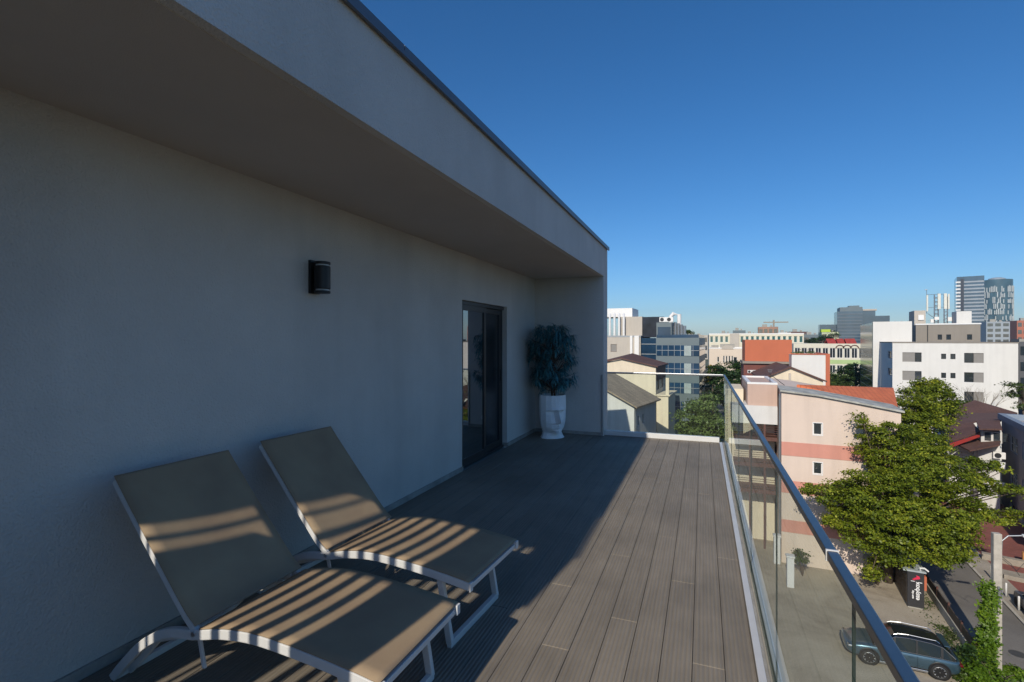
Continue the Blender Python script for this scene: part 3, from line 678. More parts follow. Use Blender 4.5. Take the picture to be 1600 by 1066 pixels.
# ---- D: dark glass office
D = B('glass_office', 'dark blue glass office with grey bands and a taller corner bay', 1025,100, u1=1092.5, d=22, vtop=528, yaw=3)
D.wall(grey_clad, {}, z1=D.h)
fl = [(D.h-3.6,D.h-1.5),(D.h-7.4,D.h-5.0),(D.h-11.0,D.h-8.9),(D.h-14.8,D.h-12.6)]
for (a,b_) in fl:
    mb = MB(); mb.box(.15,-.06,a,D.w-.02,-.003,b_); mb.box(D.w+.003,.1,a,D.w+.06,21.8,b_)
    g = D.part('ribbon_window', glass_blue, mb)
    mb = MB(); mb.box(.15,-.10,(a+b_)/2,D.w,-.061,(a+b_)/2+.09); mb.box(D.w+.061,.1,(a+b_)/2,D.w+.10,21.8,(a+b_)/2+.09)
    for i in range(1,7): mb.box(D.w*i/7,-.09,a,D.w*i/7+.07,-.061,b_)
    mb.build('glazing_bar', steel, g)
    mb = MB(); mb.box(D.w*.66,-.085,a+.05,D.w*.82,-.0615,b_-.05); mb.build('blind', mat('pale_blind',(.30,.36,.36),.6), g)
mb = MB(); mb.box(.1,.3,D.h,D.w-.1,21,D.h+.65); D.part('roof_glass', glass_blue, mb)
mb = MB(); mb.box(0,.6,D.h+.02,D.w*.36,7,D.h+3.1); D.part('corner_bay', grey_clad, mb)
mb = MB(); mb.box(.25,.55,D.h+.1,D.w*.34,.598,D.h+2.2); D.part('bay_window', glass_blue, mb)
for i in range(2): ac_unit('left white condenser on the roof bay of the glass office' if i==0 else 'right white condenser on the roof bay of the glass office', tuple((Matrix.Translation(D.o.location)@Matrix.Rotation(D.o.rotation_euler.z,4,'Z'))@Vector((.5+1.35*i,1.2,D.h+3.22))), D.o.rotation_euler.z, 1.6, 'condensers on the glass office')
mb = MB()
mb.tube([(D.w*.30,4,D.h+3.1),(D.w*.30,4,D.h+4.4),(D.w*.36,4,D.h+5),(D.w*.5,4,D.h+4.8),(D.w*.5,4,D.h)],.42,10)
D.part('bent_duct', white_plain, mb)
for i in range(4): D.part('roof_duct', steel, MB().tube([(D.w*(.42+.075*i),2.5,D.h+.1),(D.w*(.42+.075*i),2.5,D.h+3.2-.25*i)],.3,8))

# ---- E: long cream building with teal windows
E = B('long_arcade_building', 'long cream office with rows of teal windows along the horizon', 1108,230, u1=1256, d=25, vtop=523, yaw=0)
he = []; n = 18; 
for i in range(n):
    if i in (4,5): continue
    a = E.w*(i+.2)/n; he.append((a,E.h-3.6,a+E.w/n*.62,E.h-.8))
E.wall(mat('ivory_render',(.64,.60,.48),.9,.05,.3), {'front':he}, depth=.4)
for q in he[:]: E.win('front', q, gm=glass_teal, bars=0, t=.12, inset=.3)
mb = MB(); mb.box(E.w*.23,-.6,0,E.w*.33,-.01,E.h+.4); E.part('pilaster', beige_wall, mb)
E.parapet(white_plain, h=.5)
# ---- F: ornate cream house
Fb = B('ornate_cream_house', 'pale cream house with small arched window group above the street trees', 1108,135, u1=1166, d=14, vtop=545, yaw=2)
hf = [(Fb.w*.22,Fb.h-3.6,Fb.w*.28,Fb.h-2.2),(Fb.w*.66,Fb.h-3.6,Fb.w*.76,Fb.h-2.2)]+[(Fb.w*(.38+.075*i),Fb.h-3.7,Fb.w*(.38+.075*i)+.45,Fb.h-1.9) for i in range(4)]+[(Fb.w*(.2+.2*i),Fb.h-7.6,Fb.w*(.2+.2*i)+1,Fb.h-5.9) for i in range(4)]
Fb.wall(mat('rose_cream_render',(.64,.55,.46),.9,.04,.4), {'front':hf}, depth=.3)
for q in hf: Fb.win('front', q, bars=0, t=.08)
Fb.parapet(white_plain, h=.3)
mb = MB(); c_ = Fb.w*.50; vs = [(c_+1.5*math.cos(R(a)), Fb.h-.1+1.1*math.sin(R(a))) for a in range(0,181,20)]
mb.add([(p[0],-.12,p[1]) for p in vs]+[(p[0],.2,p[1]) for p in vs], [tuple(range(10)), tuple(range(10,20))]+[(i,(i+1)%10,10+(i+1)%10,10+i) for i in range(10)]); Fb.part('arched_pediment', beige_wall, mb)
mb = MB(); mb.box(Fb.w*.3,3,Fb.h,Fb.w*.7,9,Fb.h+1.2); mb.box(Fb.w*.05,5,Fb.h,Fb.w*.25,9,Fb.h+.9); Fb.part('roof_box', conc, mb)

# ---- G: orange clad building, brown gable house, white wall with orange edge
G = B('orange_clad_block', 'block with a big plain orange upper wall rising above the brown roofed houses', 1164,64, u1=1237.5, d=5, vtop=531, yaw=0)
G.wall(orange_wall, {}, z0=G.h-2.75, name='orange_wall'); 
mb = MB(); mb.box(-.3,-.25,G.h-3.05,G.w+.1,4.9,G.h-2.76); G.part('eave', taupe, mb)
mb = MB(); mb.box(-.15,0.05,0,G.w,4.8,G.h-3.06); G.part('lower_wall', mat('oxide_wall',(.16,.055,.045),.8,.1,.6), mb)
for i,(du,dv) in enumerate(((2,583),(9.5,583),(2,592))):
    ac_unit(['top left air conditioner below the orange wall','top right air conditioner below the orange wall','lower air conditioner below the orange wall'][i], tuple(at(1166+du,dv,62.6)), 0, .62, 'air conditioners below the orange wall')
G2 = B('brown_roof_house', 'low house with brown roof slope and cream gable in front of the orange wall', 1193,52, u1=1286, d=11, vtop=593, yaw=0)
G2.wall(cream_wall, {}, depth=.2)
mb = MB(); xm = G2.w*.46; rz = zz(574,52)-G2.h
mb.add([(-.3,-.3,G2.h-.05),(xm,-.3,G2.h+rz),(G2.w+.3,-.3,G2.h-.12),(G2.w+.3,10.8,G2.h-.12),(xm,10.8,G2.h+rz),(-.3,10.8,G2.h-.05)]+[(-.3,-.3,G2.h+.1),(xm,-.3,G2.h+rz+.15),(G2.w+.3,-.3,G2.h+.03),(G2.w+.3,10.8,G2.h+.03),(xm,10.8,G2.h+rz+.15),(-.3,10.8,G2.h+.1)],
 [(0,1,4,5),(1,2,3,4),(6,7,10,11),(7,8,9,10),(0,1,7,6),(1,2,8,7),(2,3,9,8),(0,5,11,6),(3,4,10,9),(4,5,11,10)])
G2.part('roof', roof_brown, mb)
mb = MB(); mb.add([(0,-.003,G2.h),(G2.w,-.003,G2.h),(xm,-.003,G2.h+rz)],[(0,1,2)]); G2.part('gable_end', cream_wall, mb)
mb = MB(); mb.box(G2.w*.43,-.12,G2.h-.2,G2.w*.47,-.01,G2.h+.7); G2.part('vent', beige_wall, mb)
G3 = B('white_parapet_block', 'white walled block with bright orange corner edge beside the orange wall', 1237,60, u1=1290, d=7, vtop=554, yaw=1)
G3.wall(white_wall); mb = MB(); mb.box(G3.w+.003,-.1,0,G3.w+.42,7,G3.h+.12); mb.box(-.05,-.08,G3.h+.001,G3.w,.25,G3.h+.12); G3.part('orange_edge', orange_wall, mb)

# ---- H: pink building
H = B('pink_apartment_house', 'pale pink apartment house with salmon bands and two small windows behind the big tree', 1221,37.0, u1=1408, d=15, vtop=612, yaw=3)
s0 = 37/F
def hzf(v): return zz(v,37.0)
ww = [(2.05,hzf(676),2.6,hzf(658)),(2.05,hzf(736),2.6,hzf(718))]
rise_r = H.h - 1.4
H.wall(pink_wall, {'front':[]+ww}, depth=.22, z1=rise_r)
for q in ww: H.win('front', q, bars=0, t=.05, inset=.1)
for q in ww:
    mb = MB(); a,b_,c,e = q; t=.055
    mb.box(a-t,-.025,b_-t,a-.001,.0-.002,e+t); mb.box(c+.001,-.025,b_-t,c+t,-.002,e+t); mb.box(a-.001,-.025,e+.001,c+.001,-.002,e+t); mb.box(a-.001,-.025,b_-t,c+.001,-.002,b_-.001)
    H.part('window_surround', white_plain, mb)
for v0,v1 in ((690,711),(750,769),(811,830)):
    mb = MB(); mb.box(.0,-.03,hzf(v1),H.w+.02,-.002,hzf(v0)); H.part('salmon_band', salmon, mb)
# shed gable above the wall: high at left, low at right
mb = MB(); prof = [(0,rise_r+.001),(H.w,rise_r+.001),(H.w,H.h-1.15),(H.w*.6,H.h-.62),(H.w*.3,H.h-.25),(0,H.h)]
n=len(prof); mb.add([(p[0],0,p[1]) for p in prof]+[(p[0],14.9,p[1]) for p in prof],[tuple(range(n)),tuple(range(n,2*n))]+[(i,(i+1)%n,n+(i+1)%n,n+i) for i in range(n)])
H.part('upper_wall', pink_wall, mb)
mb = MB(); pr = prof[2:]; vs=[]
for p in pr: vs += [(p[0]+(.15 if p[0] > 1 else -.1),-.22,p[1]+.02),(p[0]+(.15 if p[0] > 1 else -.1),2.6,p[1]+.16)]
vs2 = [(a,b_,c+.12) for a,b_,c in vs]; n = len(vs)
mb.add(vs+vs2, [f for i in range(len(pr)-1) for f in ((2*i,2*i+1,2*i+3,2*i+2),(n+2*i,n+2*i+1,n+2*i+3,n+2*i+2),(2*i,2*i+2,n+2*i+2,n+2*i),(2*i+1,2*i+3,n+2*i+3,n+2*i+1))]+[(0,1,n+1,n),(n-2,n-1,2*n-1,2*n-2)])
H.part('sheet_roof', roof_zinc, mb)
# orange tile slope behind
mb = MB(); 
Hi = (Matrix.Translation(H.o.location)@Matrix.Rotation(H.o.rotation_euler.z,4,'Z')).inverted()
a_,b_,c_,d_ = [Hi@at(*q) for q in ((1245,601,40.2),(1403,637,38.3),(1396,606,45),(1247,601.5,48))]
mb.add([a_,b_,c_,d_]+[(q.x,q.y,H.h-1.8) for q in (a_,b_,c_,d_)],[(0,1,2,3),(0,1,5,4),(1,2,6,5),(2,3,7,6),(3,0,4,7)])
H.part('tile_roof', roof_orange, mb)
MB().tube([(-.12,-.05,H.h-.2),(-.12,-.05,.2)],.06,6).build('downpipe', steel, H.o)
# left wing
Wg = B('dusty_pink_wing', 'low dusty pink block with brown balcony posts adjoining the pink apartment house', 1168,40, u1=1214.5, d=8, vtop=600, yaw=1)
b2 = zz(633,40); b3 = zz(661,40)
Wg.wall(pinkdark, {}, z0=b2, name='upper_wall')
mb = MB(); mb.box(-1.2,-.12,b3,Wg.w,7.9,b2-.002); Wg.part('cream_band', cool_white, mb)
mb = MB(); mb.box(-.9,1.8,0,Wg.w,7.8,b3-.002); Wg.part('recessed_wall', cream_wall, mb)
Wg.parapet(white_plain, h=.15, ov=.02)
for k_, v_ in enumerate((681,722,763)):
    z_ = zz(v_,40); mb = MB(); mb.box(-1.0,-.1,z_-.3,Wg.w,1.79,z_); Wg.part('balcony_slab', dkbrown, mb)
    mb = MB()
    for j in range(5): mb.box(-1.0,-.12,z_+.15+.17*j,Wg.w,-.08,z_+.19+.17*j)
    Wg.part('balcony_rail', dkbrown, mb)
for xx in (.1,1.15,2.25):
    mb = MB(); mb.box(xx,-.2,0,xx+.14,-.13,b3-.003); Wg.part('post', dkbrown, mb)
mb = MB(); mb.box(-1.6,2,0,-.2,7,Wg.h-.6); Wg.part('stair_block', cream_wall, mb)
ant = thing('roof_aerial', 'thin roof aerial standing on the dusty pink wing', 'aerial', tuple(at(1203,600,41)))
MB().tube([(0,0,0),(0,0,1.15)],.02,6).tube([(0,0,.8),(1.1,.2,-.1)],.025,6).build('mast', dark_metal, ant)
MB().cbox(0,0,1.15,.35,.03,.03).cbox(0,0,1.0,.25,.03,.03).build('antenna_bar', steel, ant)

# ---- J school with green bands
J = B('green_banded_school', 'cream school with pale green bands and arched top windows behind the trees', 1240,142, u1=1352, d=16, vtop=537, yaw=0)
hj = []
for i in range(10):
    a = J.w*(i+.15)/10; hj += [(a,J.h-4.0,a+1.4,J.h-1.2),(a,J.h-8.2,a+1.4,J.h-6.0),(a,J.h-12,a+1.4,J.h-9.9)]
J.wall(mat('ivory_school_render',(.62,.60,.50),.9,.04,.4), {'front':hj}, depth=.3)
for q in hj: J.win('front', q, t=.1, bars=1)
green = mat('pale_green_band',(.38,.50,.24),.9,.05,.6)
for z_ in (J.h-5.6,J.h-9.5):
    mb = MB(); mb.box(0,-.05,z_,J.w,-.003,z_+1.1); J.part('green_band', green, mb)
mb = MB()
for i in (6,7,8):
    cx = J.w*(i+.15)/10+.7
    for k_ in range(8):
        a0,a1 = R(180*k_/8),R(180*(k_+1)/8)
        q=[(cx+1.1*math.cos(a0),J.h-1.3+1.0*math.sin(a0)),(cx+1.1*math.cos(a1),J.h-1.3+1.0*math.sin(a1)),(cx+.8*math.cos(a1),J.h-1.3+.75*math.sin(a1)),(cx+.8*math.cos(a0),J.h-1.3+.75*math.sin(a0))]
        mb.add([(p[0],-.08,p[1]) for p in q],[(0,1,2,3)])
J.part('arch_moulding', dkbrown, mb, norm=False)
for a,b_ in ((.52,.62),(.66,.74),(.78,.90)): J.part('roof', mat('red_sheet_roof',(.33,.045,.035),.6,.25,1.2), gable(MB(), J.w*a,2,J.w*b_,6,J.h+.1,1.2,.2,.12,along='x'))

# ---- K glass flank + white slab
K = B('white_glass_block', 'white block with a tall mirrored glass flank left of the white apartment building', 1364,86, u1=1425, d=20, vtop=503, yaw=9)
K.wall(white_wall)
gm = pane('mirror_green_glass',(.05,.075,.062),.12,.35,1.45,.6,.15)
mb = MB(); mb.box(-.06,.3,0,-.003,19.5,K.h-.1); g = K.part('glass_flank', gm, mb)
mb = MB()
for i in range(12): mb.box(-.075,.3,K.h-.1-i*1.45,-.0605,19.5,K.h-.05-i*1.45)
mb.build('glazing_bar', steel, g)
mb = MB(); 
for i in range(6): mb.box(3+.9*i,.0-.02,K.h+.002,3.1+.9*i,.1,K.h+.12)
K.part('roof_stub', steel, mb)

# ---- L white apartment
Lb = B('white_apartment_building', 'white apartment building with three rows of shuttered windows behind the trees', 1394.5,74, u1=1591, d=14, vtop=536, yaw=9)
def px2s(u): # distance along front at image column u
    k = (u-800)/F; zc0 = Lb.y0*CC-Lb.x0*SS; xc0 = Lb.x0*CC+Lb.y0*SS; zr = Lb.r.y*CC-Lb.r.x*SS; xr = Lb.r.x*CC+Lb.r.y*SS
    return (k*zc0-xc0)/(xr-k*zr)
rows = [(550.5,565),(579,593.5),(607.5,622),(636,650)]
cols = [(1410,1440,0,.66),(1470.5,1478.3,None,None),(1485,1493,None,None),(1506.5,1537,.5,1.0)]
hh = []; meta = []
for r_, (va,vb) in enumerate(rows):
    for (ua,ub,f0,f1) in cols:
        q = (px2s(ua), zz(vb if f0 is not None else va+9.5,74), px2s(ub), zz(va if f0 is not None else va+1.5,74)); hh.append(q); meta.append((f0,f1))
hL = [(1.0,zz(562,72),2.6,zz(550,72)),(1.0,zz(590,72),2.6,zz(578,72))]
hL = [(14-4.6,a[1],14-.8,a[3]) for a in hL]
Lb.wall(white_wall, {'front':hh,'left':hL}, depth=.3)
for q,(f0,f1) in zip(hh,meta):
    Lb.win('front', q, fm=dark_metal, bars=1 if f0 is not None else 0, shut=(f0,f1) if f0 is not None else None, inset=.14)
for q in hL: Lb.win('left', q, fm=dark_metal, bars=0)
mb = MB(); mb.box(-.06,-.06,Lb.h+.001,Lb.w+.06,14,Lb.h+.14); Lb.part('roof_edge', taupe, mb)
# ---- M taupe volume behind
M_ = B('taupe_block', 'taupe upper storey block with three small dark windows behind the white apartment building', 1431,97, u1=1532, d=14, vtop=508, yaw=9)
def mS(u):
    k = (u-800)/F; zc0 = M_.y0*CC-M_.x0*SS; xc0 = M_.x0*CC+M_.y0*SS; zr = M_.r.y*CC-M_.r.x*SS; xr = M_.r.x*CC+M_.r.y*SS
    return (k*zc0-xc0)/(xr-k*zr)
hm_ = [(mS(a),zz(531,97),mS(b_),zz(523,97)) for a,b_ in ((1465,1472),(1478.5,1486),(1511,1519))]
M_.wall(taupe, {'front':hm_}, depth=.3)
for q in hm_: M_.win('front', q, fm=dark_metal, bars=0)
mb = MB(); mb.box(-.1,-.1,M_.h+.002,M_.w+.1,.3,M_.h+.25); M_.part('parapet', white_plain, mb)
mb = MB(); mb.box(mS(1448.5),-.06,0,mS(1450),-.003,M_.h); M_.part('expansion_joint', dark_metal, mb)
mb = MB(); mb.box(0,1.5,M_.h+.01,mS(1449),7,zz(485.5,98)); M_.part('lift_tower', beige_wall, mb)
mb = MB(); mb.box(mS(1498),1.5,M_.h+.26,mS(1522),5,zz(488,98)); M_.part('roof_room', white_wall, mb)
mb = MB(); mb.box(mS(1437),1.3,M_.h+1.0,mS(1446),1.49,M_.h+2.0); M_.part('condenser', white_plain, mb)
# antenna cluster
an = thing('phone_mast', 'rooftop phone mast with white panel aerials on the taupe block', 'phone mast', tuple(at(1466,507,99)), R(-9))
mb = MB()
for xx in (-.6,0,.9,1.4):
    mb.tube([(xx,0,0),(xx,0,6.2-.5*abs(xx))],.11,6)
for i in range(7):
    mb.tube([(-.6,0,.3+.8*i),(0,0,.7+.8*i)],.05,4); mb.tube([(0,0,.3+.8*i),(-.6,0,.7+.8*i)],.05,4); mb.tube([(.9,0,.2+.7*i),(1.4,0,.6+.7*i)],.05,4); mb.tube([(-1.6,.2,2.2),(0,0,.8)],.04,4)
mb.tube([(-1.8,0,2.2),(-1.8,0,6.9)],.05,6); mb.tube([(-1.8,0,6.0),(1.0,0,6.0)],.04,4); mb.tube([(-1.8,0,3.4),(1.6,0,3.4)],.04,4)
mb.build('lattice', steel, an)
for (xx,z0,z1,ww_) in ((-1.75,2.6,5.9,.28),(.1,3.0,6.1,.5),(1.05,3.0,6.1,.5),(1.55,3.0,6.0,.28)):
    MB().box(xx-ww_/2,-.35,z0,xx+ww_/2,-.1,z1).build('panel_aerial', mat('aerial_shell',(.62,.62,.56),.6), an, bevel=.05)
for q in ((-.3,-.2,1.2,.7,.4,.6),(1.7,-.2,1.0,.6,.4,.8),(-1.0,-.2,.7,.5,.3,.7)): MB().cbox(*q).build('equipment_box', white_plain, an)
MB().lathe([(.0,0),(.25,.05),(.28,.12),(0,.2)],10,(-1.9,0,6.9)).build('dish', white_plain, an)

# ---- towers
def bands(b, n, z0, z1, gm, fm, frac=.55, faces=('front','left'), off=.12):
    mb = MB(); H_ = (z1-z0)/n
    for i in range(n):
        a = z0+i*H_
        if 'front' in faces: mb.box(.3,-off,a,b.w-.3,-.02,a+H_*frac)
        if 'left' in faces: mb.box(-off,.3,a,-.02,b.d-.3,a+H_*frac)
    return b.part('spandrel_band', fm, mb)
tower_glass = pane('tower_glass',(.04,.075,.11),.12,.8,1.6,.4,.05)
pale_band = mat('pale_band',(.30,.34,.38),.5,.1,.05)
T1 = B('slab_tower', 'tall dark glass slab tower with pale floor bands on the horizon', 1495,900, u1=1538, d=55, vtop=433, yaw=17)
T1.wall(tower_glass, {}); bands(T1, 20, 0, T1.h-5, tower_glass, pale_band, .42, ('front',), .8)
mb = MB()
for i in range(20): mb.box(-1.5,.5,(T1.h-5)*i/20,5,-1.0,(T1.h-5)*(i+.45)/20)
T1.part('corner_balconies', white_plain, mb)
mb = MB(); mb.box(5.2,-1.1,0,9.5,-.02,T1.h-4); T1.part('dark_shaft', dark_metal, mb)
T2 = thing('round_tower', 'round glass tower with pale vertical fins beside the slab tower', 'building', (*xy(1557.5,1000),0))
mb = MB(); rad = 19.5*1000/F*.93; ht = zz(438,1000); mb.lathe([(rad,0),(rad,ht)],48); mb.build('drum', pane('round_tower_glass',(.05,.10,.12),.15,.7,1.5,.4,.05), T2)
mb = MB()
for r_ in range(11):
    for j in range(60):
        if random.random() < .42: continue
        a = 2*math.pi*(j+.5*(r_%2))/60; z0 = ht*.0+ (ht-14)*r_/11; 
        mb.M = Matrix.Translation((rad*math.cos(a), rad*math.sin(a), 0))@Matrix.Rotation(a,4,'Z'); mb.box(.05,-.7,z0,1.3,.7,z0+(ht-14)/11*random.uniform(.6,1.15))
mb.build('fins', mat('pale_fin',(.50,.54,.54),.5,.1,.1), T2)
mb = MB(); mb.lathe([(rad*.55,ht),(rad*.55,ht+3),(rad*.3,ht+5)],20); mb.build('crown', pale_band, T2)
T3 = B('dark_office_tower', 'dark glass office tower with stepped top left of the white buildings', 1308,610, u1=1348, d=30, vtop=487, yaw=6)
T3.wall(tower_glass); bands(T3, 13, 0, T3.h, tower_glass, mat('dark_band',(.10,.13,.16),.5), .3, ('front',), .4)
mb = MB(); mb.box(3,1,T3.h,T3.w,28,zz(480.5,610)); mb.box(T3.w*.5,5,zz(480.5,610),T3.w*.9,20,zz(478,610)); T3.part('penthouse', grey_clad, mb)
mb = MB(); mb.box(T3.w+.1,3,0,T3.w*1.5,28,zz(485,610)); T3.part('stepped_wing', tower_glass, mb)
mb = MB(); mb.box(T3.w*1.02,2,zz(486.5,610),T3.w*1.55,26,zz(484,610)); T3.part('pale_terrace', beige_wall, mb)
mb = MB(); mb.box(T3.w*1.5+.1,5,0,T3.w*2.05,28,zz(494.5,610)); T3.part('low_wing', tower_glass, mb)
mb = MB(); mb.box(-18,5,0,-.1,25,zz(507,610)); T3.part('side_wing', tower_glass, mb)

far = [ # u0,u1,vtop,zc, mat, floors, name,label
 (1541,1578,503,420,pale_band,7,'ribbon_window_office','grey office with pale horizontal window bands below the round tower'),
 (1577,1590,508,520,grey_clad,6,'small_dark_office','small dark office with orange trim right of the ribbon window office'),
 (1589,1625,501,480,mat('brick_orange',(.42,.15,.09),.9,.1,.2),5,'brick_block','orange brick block at the right edge of the skyline'),
 (1592,1640,534,88,mat('slate_grey_render',(.10,.105,.115),.8,.05,.4),3,'slate_grey_building','slate grey building just right of the white apartment building'),
 (1185,1216,511,520,mat('raw_frame',(.34,.20,.14),.9,.2,.2),4,'unfinished_block','unfinished concrete block with bare storeys under a crane'),
 (1145,1165,516.5,480,grey_clad,3,'dark_flat_office','low dark office peeping over the long cream office'),
 (1123,1145,521,460,grey_clad,2,'grey_shed','grey low office left of the dark flat office'),
 (1255,1285,523,330,grey_clad,3,'grey_glass_hall','grey glass hall right of the long cream office'),
 (1284,1311,519,300,mat('lime_white_render',(.48,.52,.36),.9,.1,.2),5,'lime_topped_flats','pale flats with lime green top floor on the skyline'),
 (1233,1262,518.5,560,dkbrown,3,'red_brown_office','low red brown office on the horizon'),
 (1216,1236,520,420,white_plain,3,'white_flat_block','small white block on the horizon above the orange wall'),
 (1065,1106,524,430,beige_wall,3,'beige_flats','beige flats far behind the glass office'),
 (1165,1184,522,500,beige_wall,3,'tan_flats','tan flats on the horizon beside the unfinished block'),
 (1390,1420,522,500,beige_wall,3,'hidden_flats','pale flats far behind the white glass block'),
 (1205,1250,543,170,cool_white,3,'white_roofed_hall','white flat roofed hall between the orange wall and the school'),
]
for (u0,u1,vt,zc,m_,fl_,nm,lb) in far:
    b = B(nm, lb, u0, zc, u1=u1, d=max(8,zc*.05), vtop=vt, yaw=4)
    b.wall(m_)
    top_part = min(b.h, (b.h-CZ)+zc*.03+6); H_ = top_part/fl_
    n_ = min(9,max(3,int(b.w/ (2.8 if zc<200 else 4))))
    wf = .34 if 'apart' in nm else .62
    for i in range(fl_):
        z_ = b.h-H_*(i+.85)
        if z_ < .5: continue
        for j in range(n_):
            a = b.w*(j+.15)/n_; b.part('window', glass_dark, MB().box(a,-.12,z_,a+b.w/n_*.7,-.02,z_+H_*.55), norm=False)
    b.part('roof_room', conc, MB().box(b.w*.2,2,b.h,b.w*.45,5,b.h+1.6*min(2,zc/300))); b.part('lift_housing', conc, MB().box(b.w*.6,2,b.h,b.w*.7,4,b.h+1.0*min(2,zc/300)))
    if nm == 'lime_topped_flats':
        mb = MB(); mb.box(-.3,-.3,b.h,b.w*.5,6,b.h+1.6); b.part('lime_storey', mat('lime_paint',(.42,.55,.06),.8,.05), mb)
cr = thing('tower_crane', 'thin tower crane over the unfinished block on the horizon', 'crane', (*xy(1209,540),0))
MB().box(-.8,-.8,0,.8,.8,38).build('mast', mat('crane_yellow',(.26,.23,.18),.6), cr); MB().box(-10,-.5,35,14,.5,36.2).build('jib', MATS['crane_yellow'], cr)

# ---- O: brown roofed house at the right, P: grey building at the right edge
O = B('villa', 'white villa with layered brown roofs and a red fascia right of the big tree', 1529,47, u1=1562.5, d=15, vtop=694, yaw=14)
ho = [(8.0,2.2,9.6,4.0),(3.6,2.2,5.2,4.2)]
O.wall(cool_white, {'left':ho}, depth=.3); 
for q in ho: O.win('left', q, fm=dkbrown, bars=1, hbars=1)
mb = MB()  # main hip roof, upper
def slab(mb, pts, th=.14):
    n = len(pts); mb.add([tuple(p) for p in pts]+[(p[0],p[1],p[2]+th) for p in pts],[tuple(range(n)),tuple(range(n,2*n))]+[(i,(i+1)%n,n+(i+1)%n,n+i) for i in range(n)]); return mb
Oi = (Matrix.Translation(O.o.location)@Matrix.Rotation(O.o.rotation_euler.z,4,'Z')).inverted()
def lo(u,v,zc): return Oi@at(u,v,zc)
slab(mb,[lo(1523,627,60),lo(1590,647,56),lo(1562,660,50),lo(1527,660,50.5),lo(1467,674,51),lo(1470,647,58)])
O.part('main_roof', roof_brown, mb)
mb = MB(); slab(mb,[lo(1467,675,50.5),lo(1520,662,50),lo(1531,677,47.5),lo(1485,692,46.8)]); O.part('middle_roof', roof_brown, mb)
mb = MB(); slab(mb,[lo(1484,694,46.7),lo(1531,679,47.4),lo(1531,683,47.35),lo(1484.5,700,46.65)],.05); slab(mb,[lo(1463,677,50.4),lo(1484,694,46.75),lo(1484,700,46.75),lo(1463,683,50.4)],.05); O.part('red_fascia', red_metal, mb)
mb = MB(); slab(mb,[lo(1497,697,47.6),lo(1531,684,49.5),lo(1564,690,47),lo(1562,697,45.4),lo(1515,706,45.6)]); O.part('lower_roof', roof_brown, mb)
mb = MB(); slab(mb,[lo(1525,659,49.5),lo(1562,659,49.5),lo(1566,673,46.3),lo(1530,672,46.5)]); O.part('dormer_roof', roof_brown, mb)
z_d0 = zz(690,47); 
mb = MB(); mb.box(.3,.9,O.h+.1,O.w+.3,3.2,zz(674,47.2)); O.part('dormer', cool_white, mb)
for i in range(3):
    mb = MB(); mb.box(.55+.62*i,.86,O.h+.28,1.0+.62*i,.898,zz(676,47.2)); O.part('dormer_window', glass_dark, mb)
mb = MB(); mb.box(-2.0,2.5,0,-.003,14,O.h-.5); O.part('side_wing', cool_white, mb)
mb = MB()
for i in range(2):
    for k_ in range(8):
        a0,a1 = R(180*k_/8),R(180*(k_+1)/8); cy = 3.7+2.6*i; r_ = .85
        mb.bar([(-2.03,cy+r_*math.cos(a0),4.8+r_*math.sin(a0)),(-2.03,cy+r_*math.cos(a1),4.8+r_*math.sin(a1))],.06,.1)
    mb.box(-2.08,cy-r_-.05,2,-2.01,cy-r_+.05,4.8); mb.box(-2.08,cy+r_-.05,2,-2.01,cy+r_+.05,4.8)
O.part('arch_frame', dkbrown, mb)
Mo = Matrix.Translation(O.o.location)@Matrix.Rotation(O.o.rotation_euler.z,4,'Z')
for i,(v_,l_) in enumerate(((713,'topmost air conditioner on the villa wall'),(728,'middle air conditioner on the villa wall'),(759,'lowest air conditioner on the villa wall'))):
    ac_unit(l_, tuple(Mo@Vector((.95,-.36,zz(v_,47)))), O.o.rotation_euler.z, 1.0, 'air conditioners on the villa wall')
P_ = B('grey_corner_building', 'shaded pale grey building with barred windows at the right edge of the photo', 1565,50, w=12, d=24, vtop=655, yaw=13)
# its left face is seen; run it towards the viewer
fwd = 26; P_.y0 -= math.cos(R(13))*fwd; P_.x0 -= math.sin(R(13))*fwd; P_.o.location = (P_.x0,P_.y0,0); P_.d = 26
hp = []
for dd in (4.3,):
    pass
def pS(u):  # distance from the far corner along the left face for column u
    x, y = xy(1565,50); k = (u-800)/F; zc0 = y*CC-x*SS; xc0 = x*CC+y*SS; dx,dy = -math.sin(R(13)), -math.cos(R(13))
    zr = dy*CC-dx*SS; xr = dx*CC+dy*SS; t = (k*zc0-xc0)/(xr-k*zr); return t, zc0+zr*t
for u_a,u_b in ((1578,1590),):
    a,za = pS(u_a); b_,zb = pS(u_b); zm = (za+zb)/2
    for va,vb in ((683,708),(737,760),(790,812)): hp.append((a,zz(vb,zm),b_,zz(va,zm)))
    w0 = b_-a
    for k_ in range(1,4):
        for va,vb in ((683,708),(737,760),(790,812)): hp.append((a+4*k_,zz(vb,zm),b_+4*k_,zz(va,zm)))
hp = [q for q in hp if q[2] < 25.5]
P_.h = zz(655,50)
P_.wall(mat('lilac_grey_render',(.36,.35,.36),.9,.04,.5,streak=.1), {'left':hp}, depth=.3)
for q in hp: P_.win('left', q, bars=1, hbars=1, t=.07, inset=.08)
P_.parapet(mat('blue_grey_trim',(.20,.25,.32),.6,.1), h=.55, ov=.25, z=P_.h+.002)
MB().tube([(-.2,26.1,P_.h-.3),(-.2,26.1,.1)],.09,8).build('downpipe', dark_metal, P_.o)
mb = MB(); mb.box(.5,3,P_.h+.01,4,6,P_.h+.9); P_.part('chimney', orange_wall, mb)

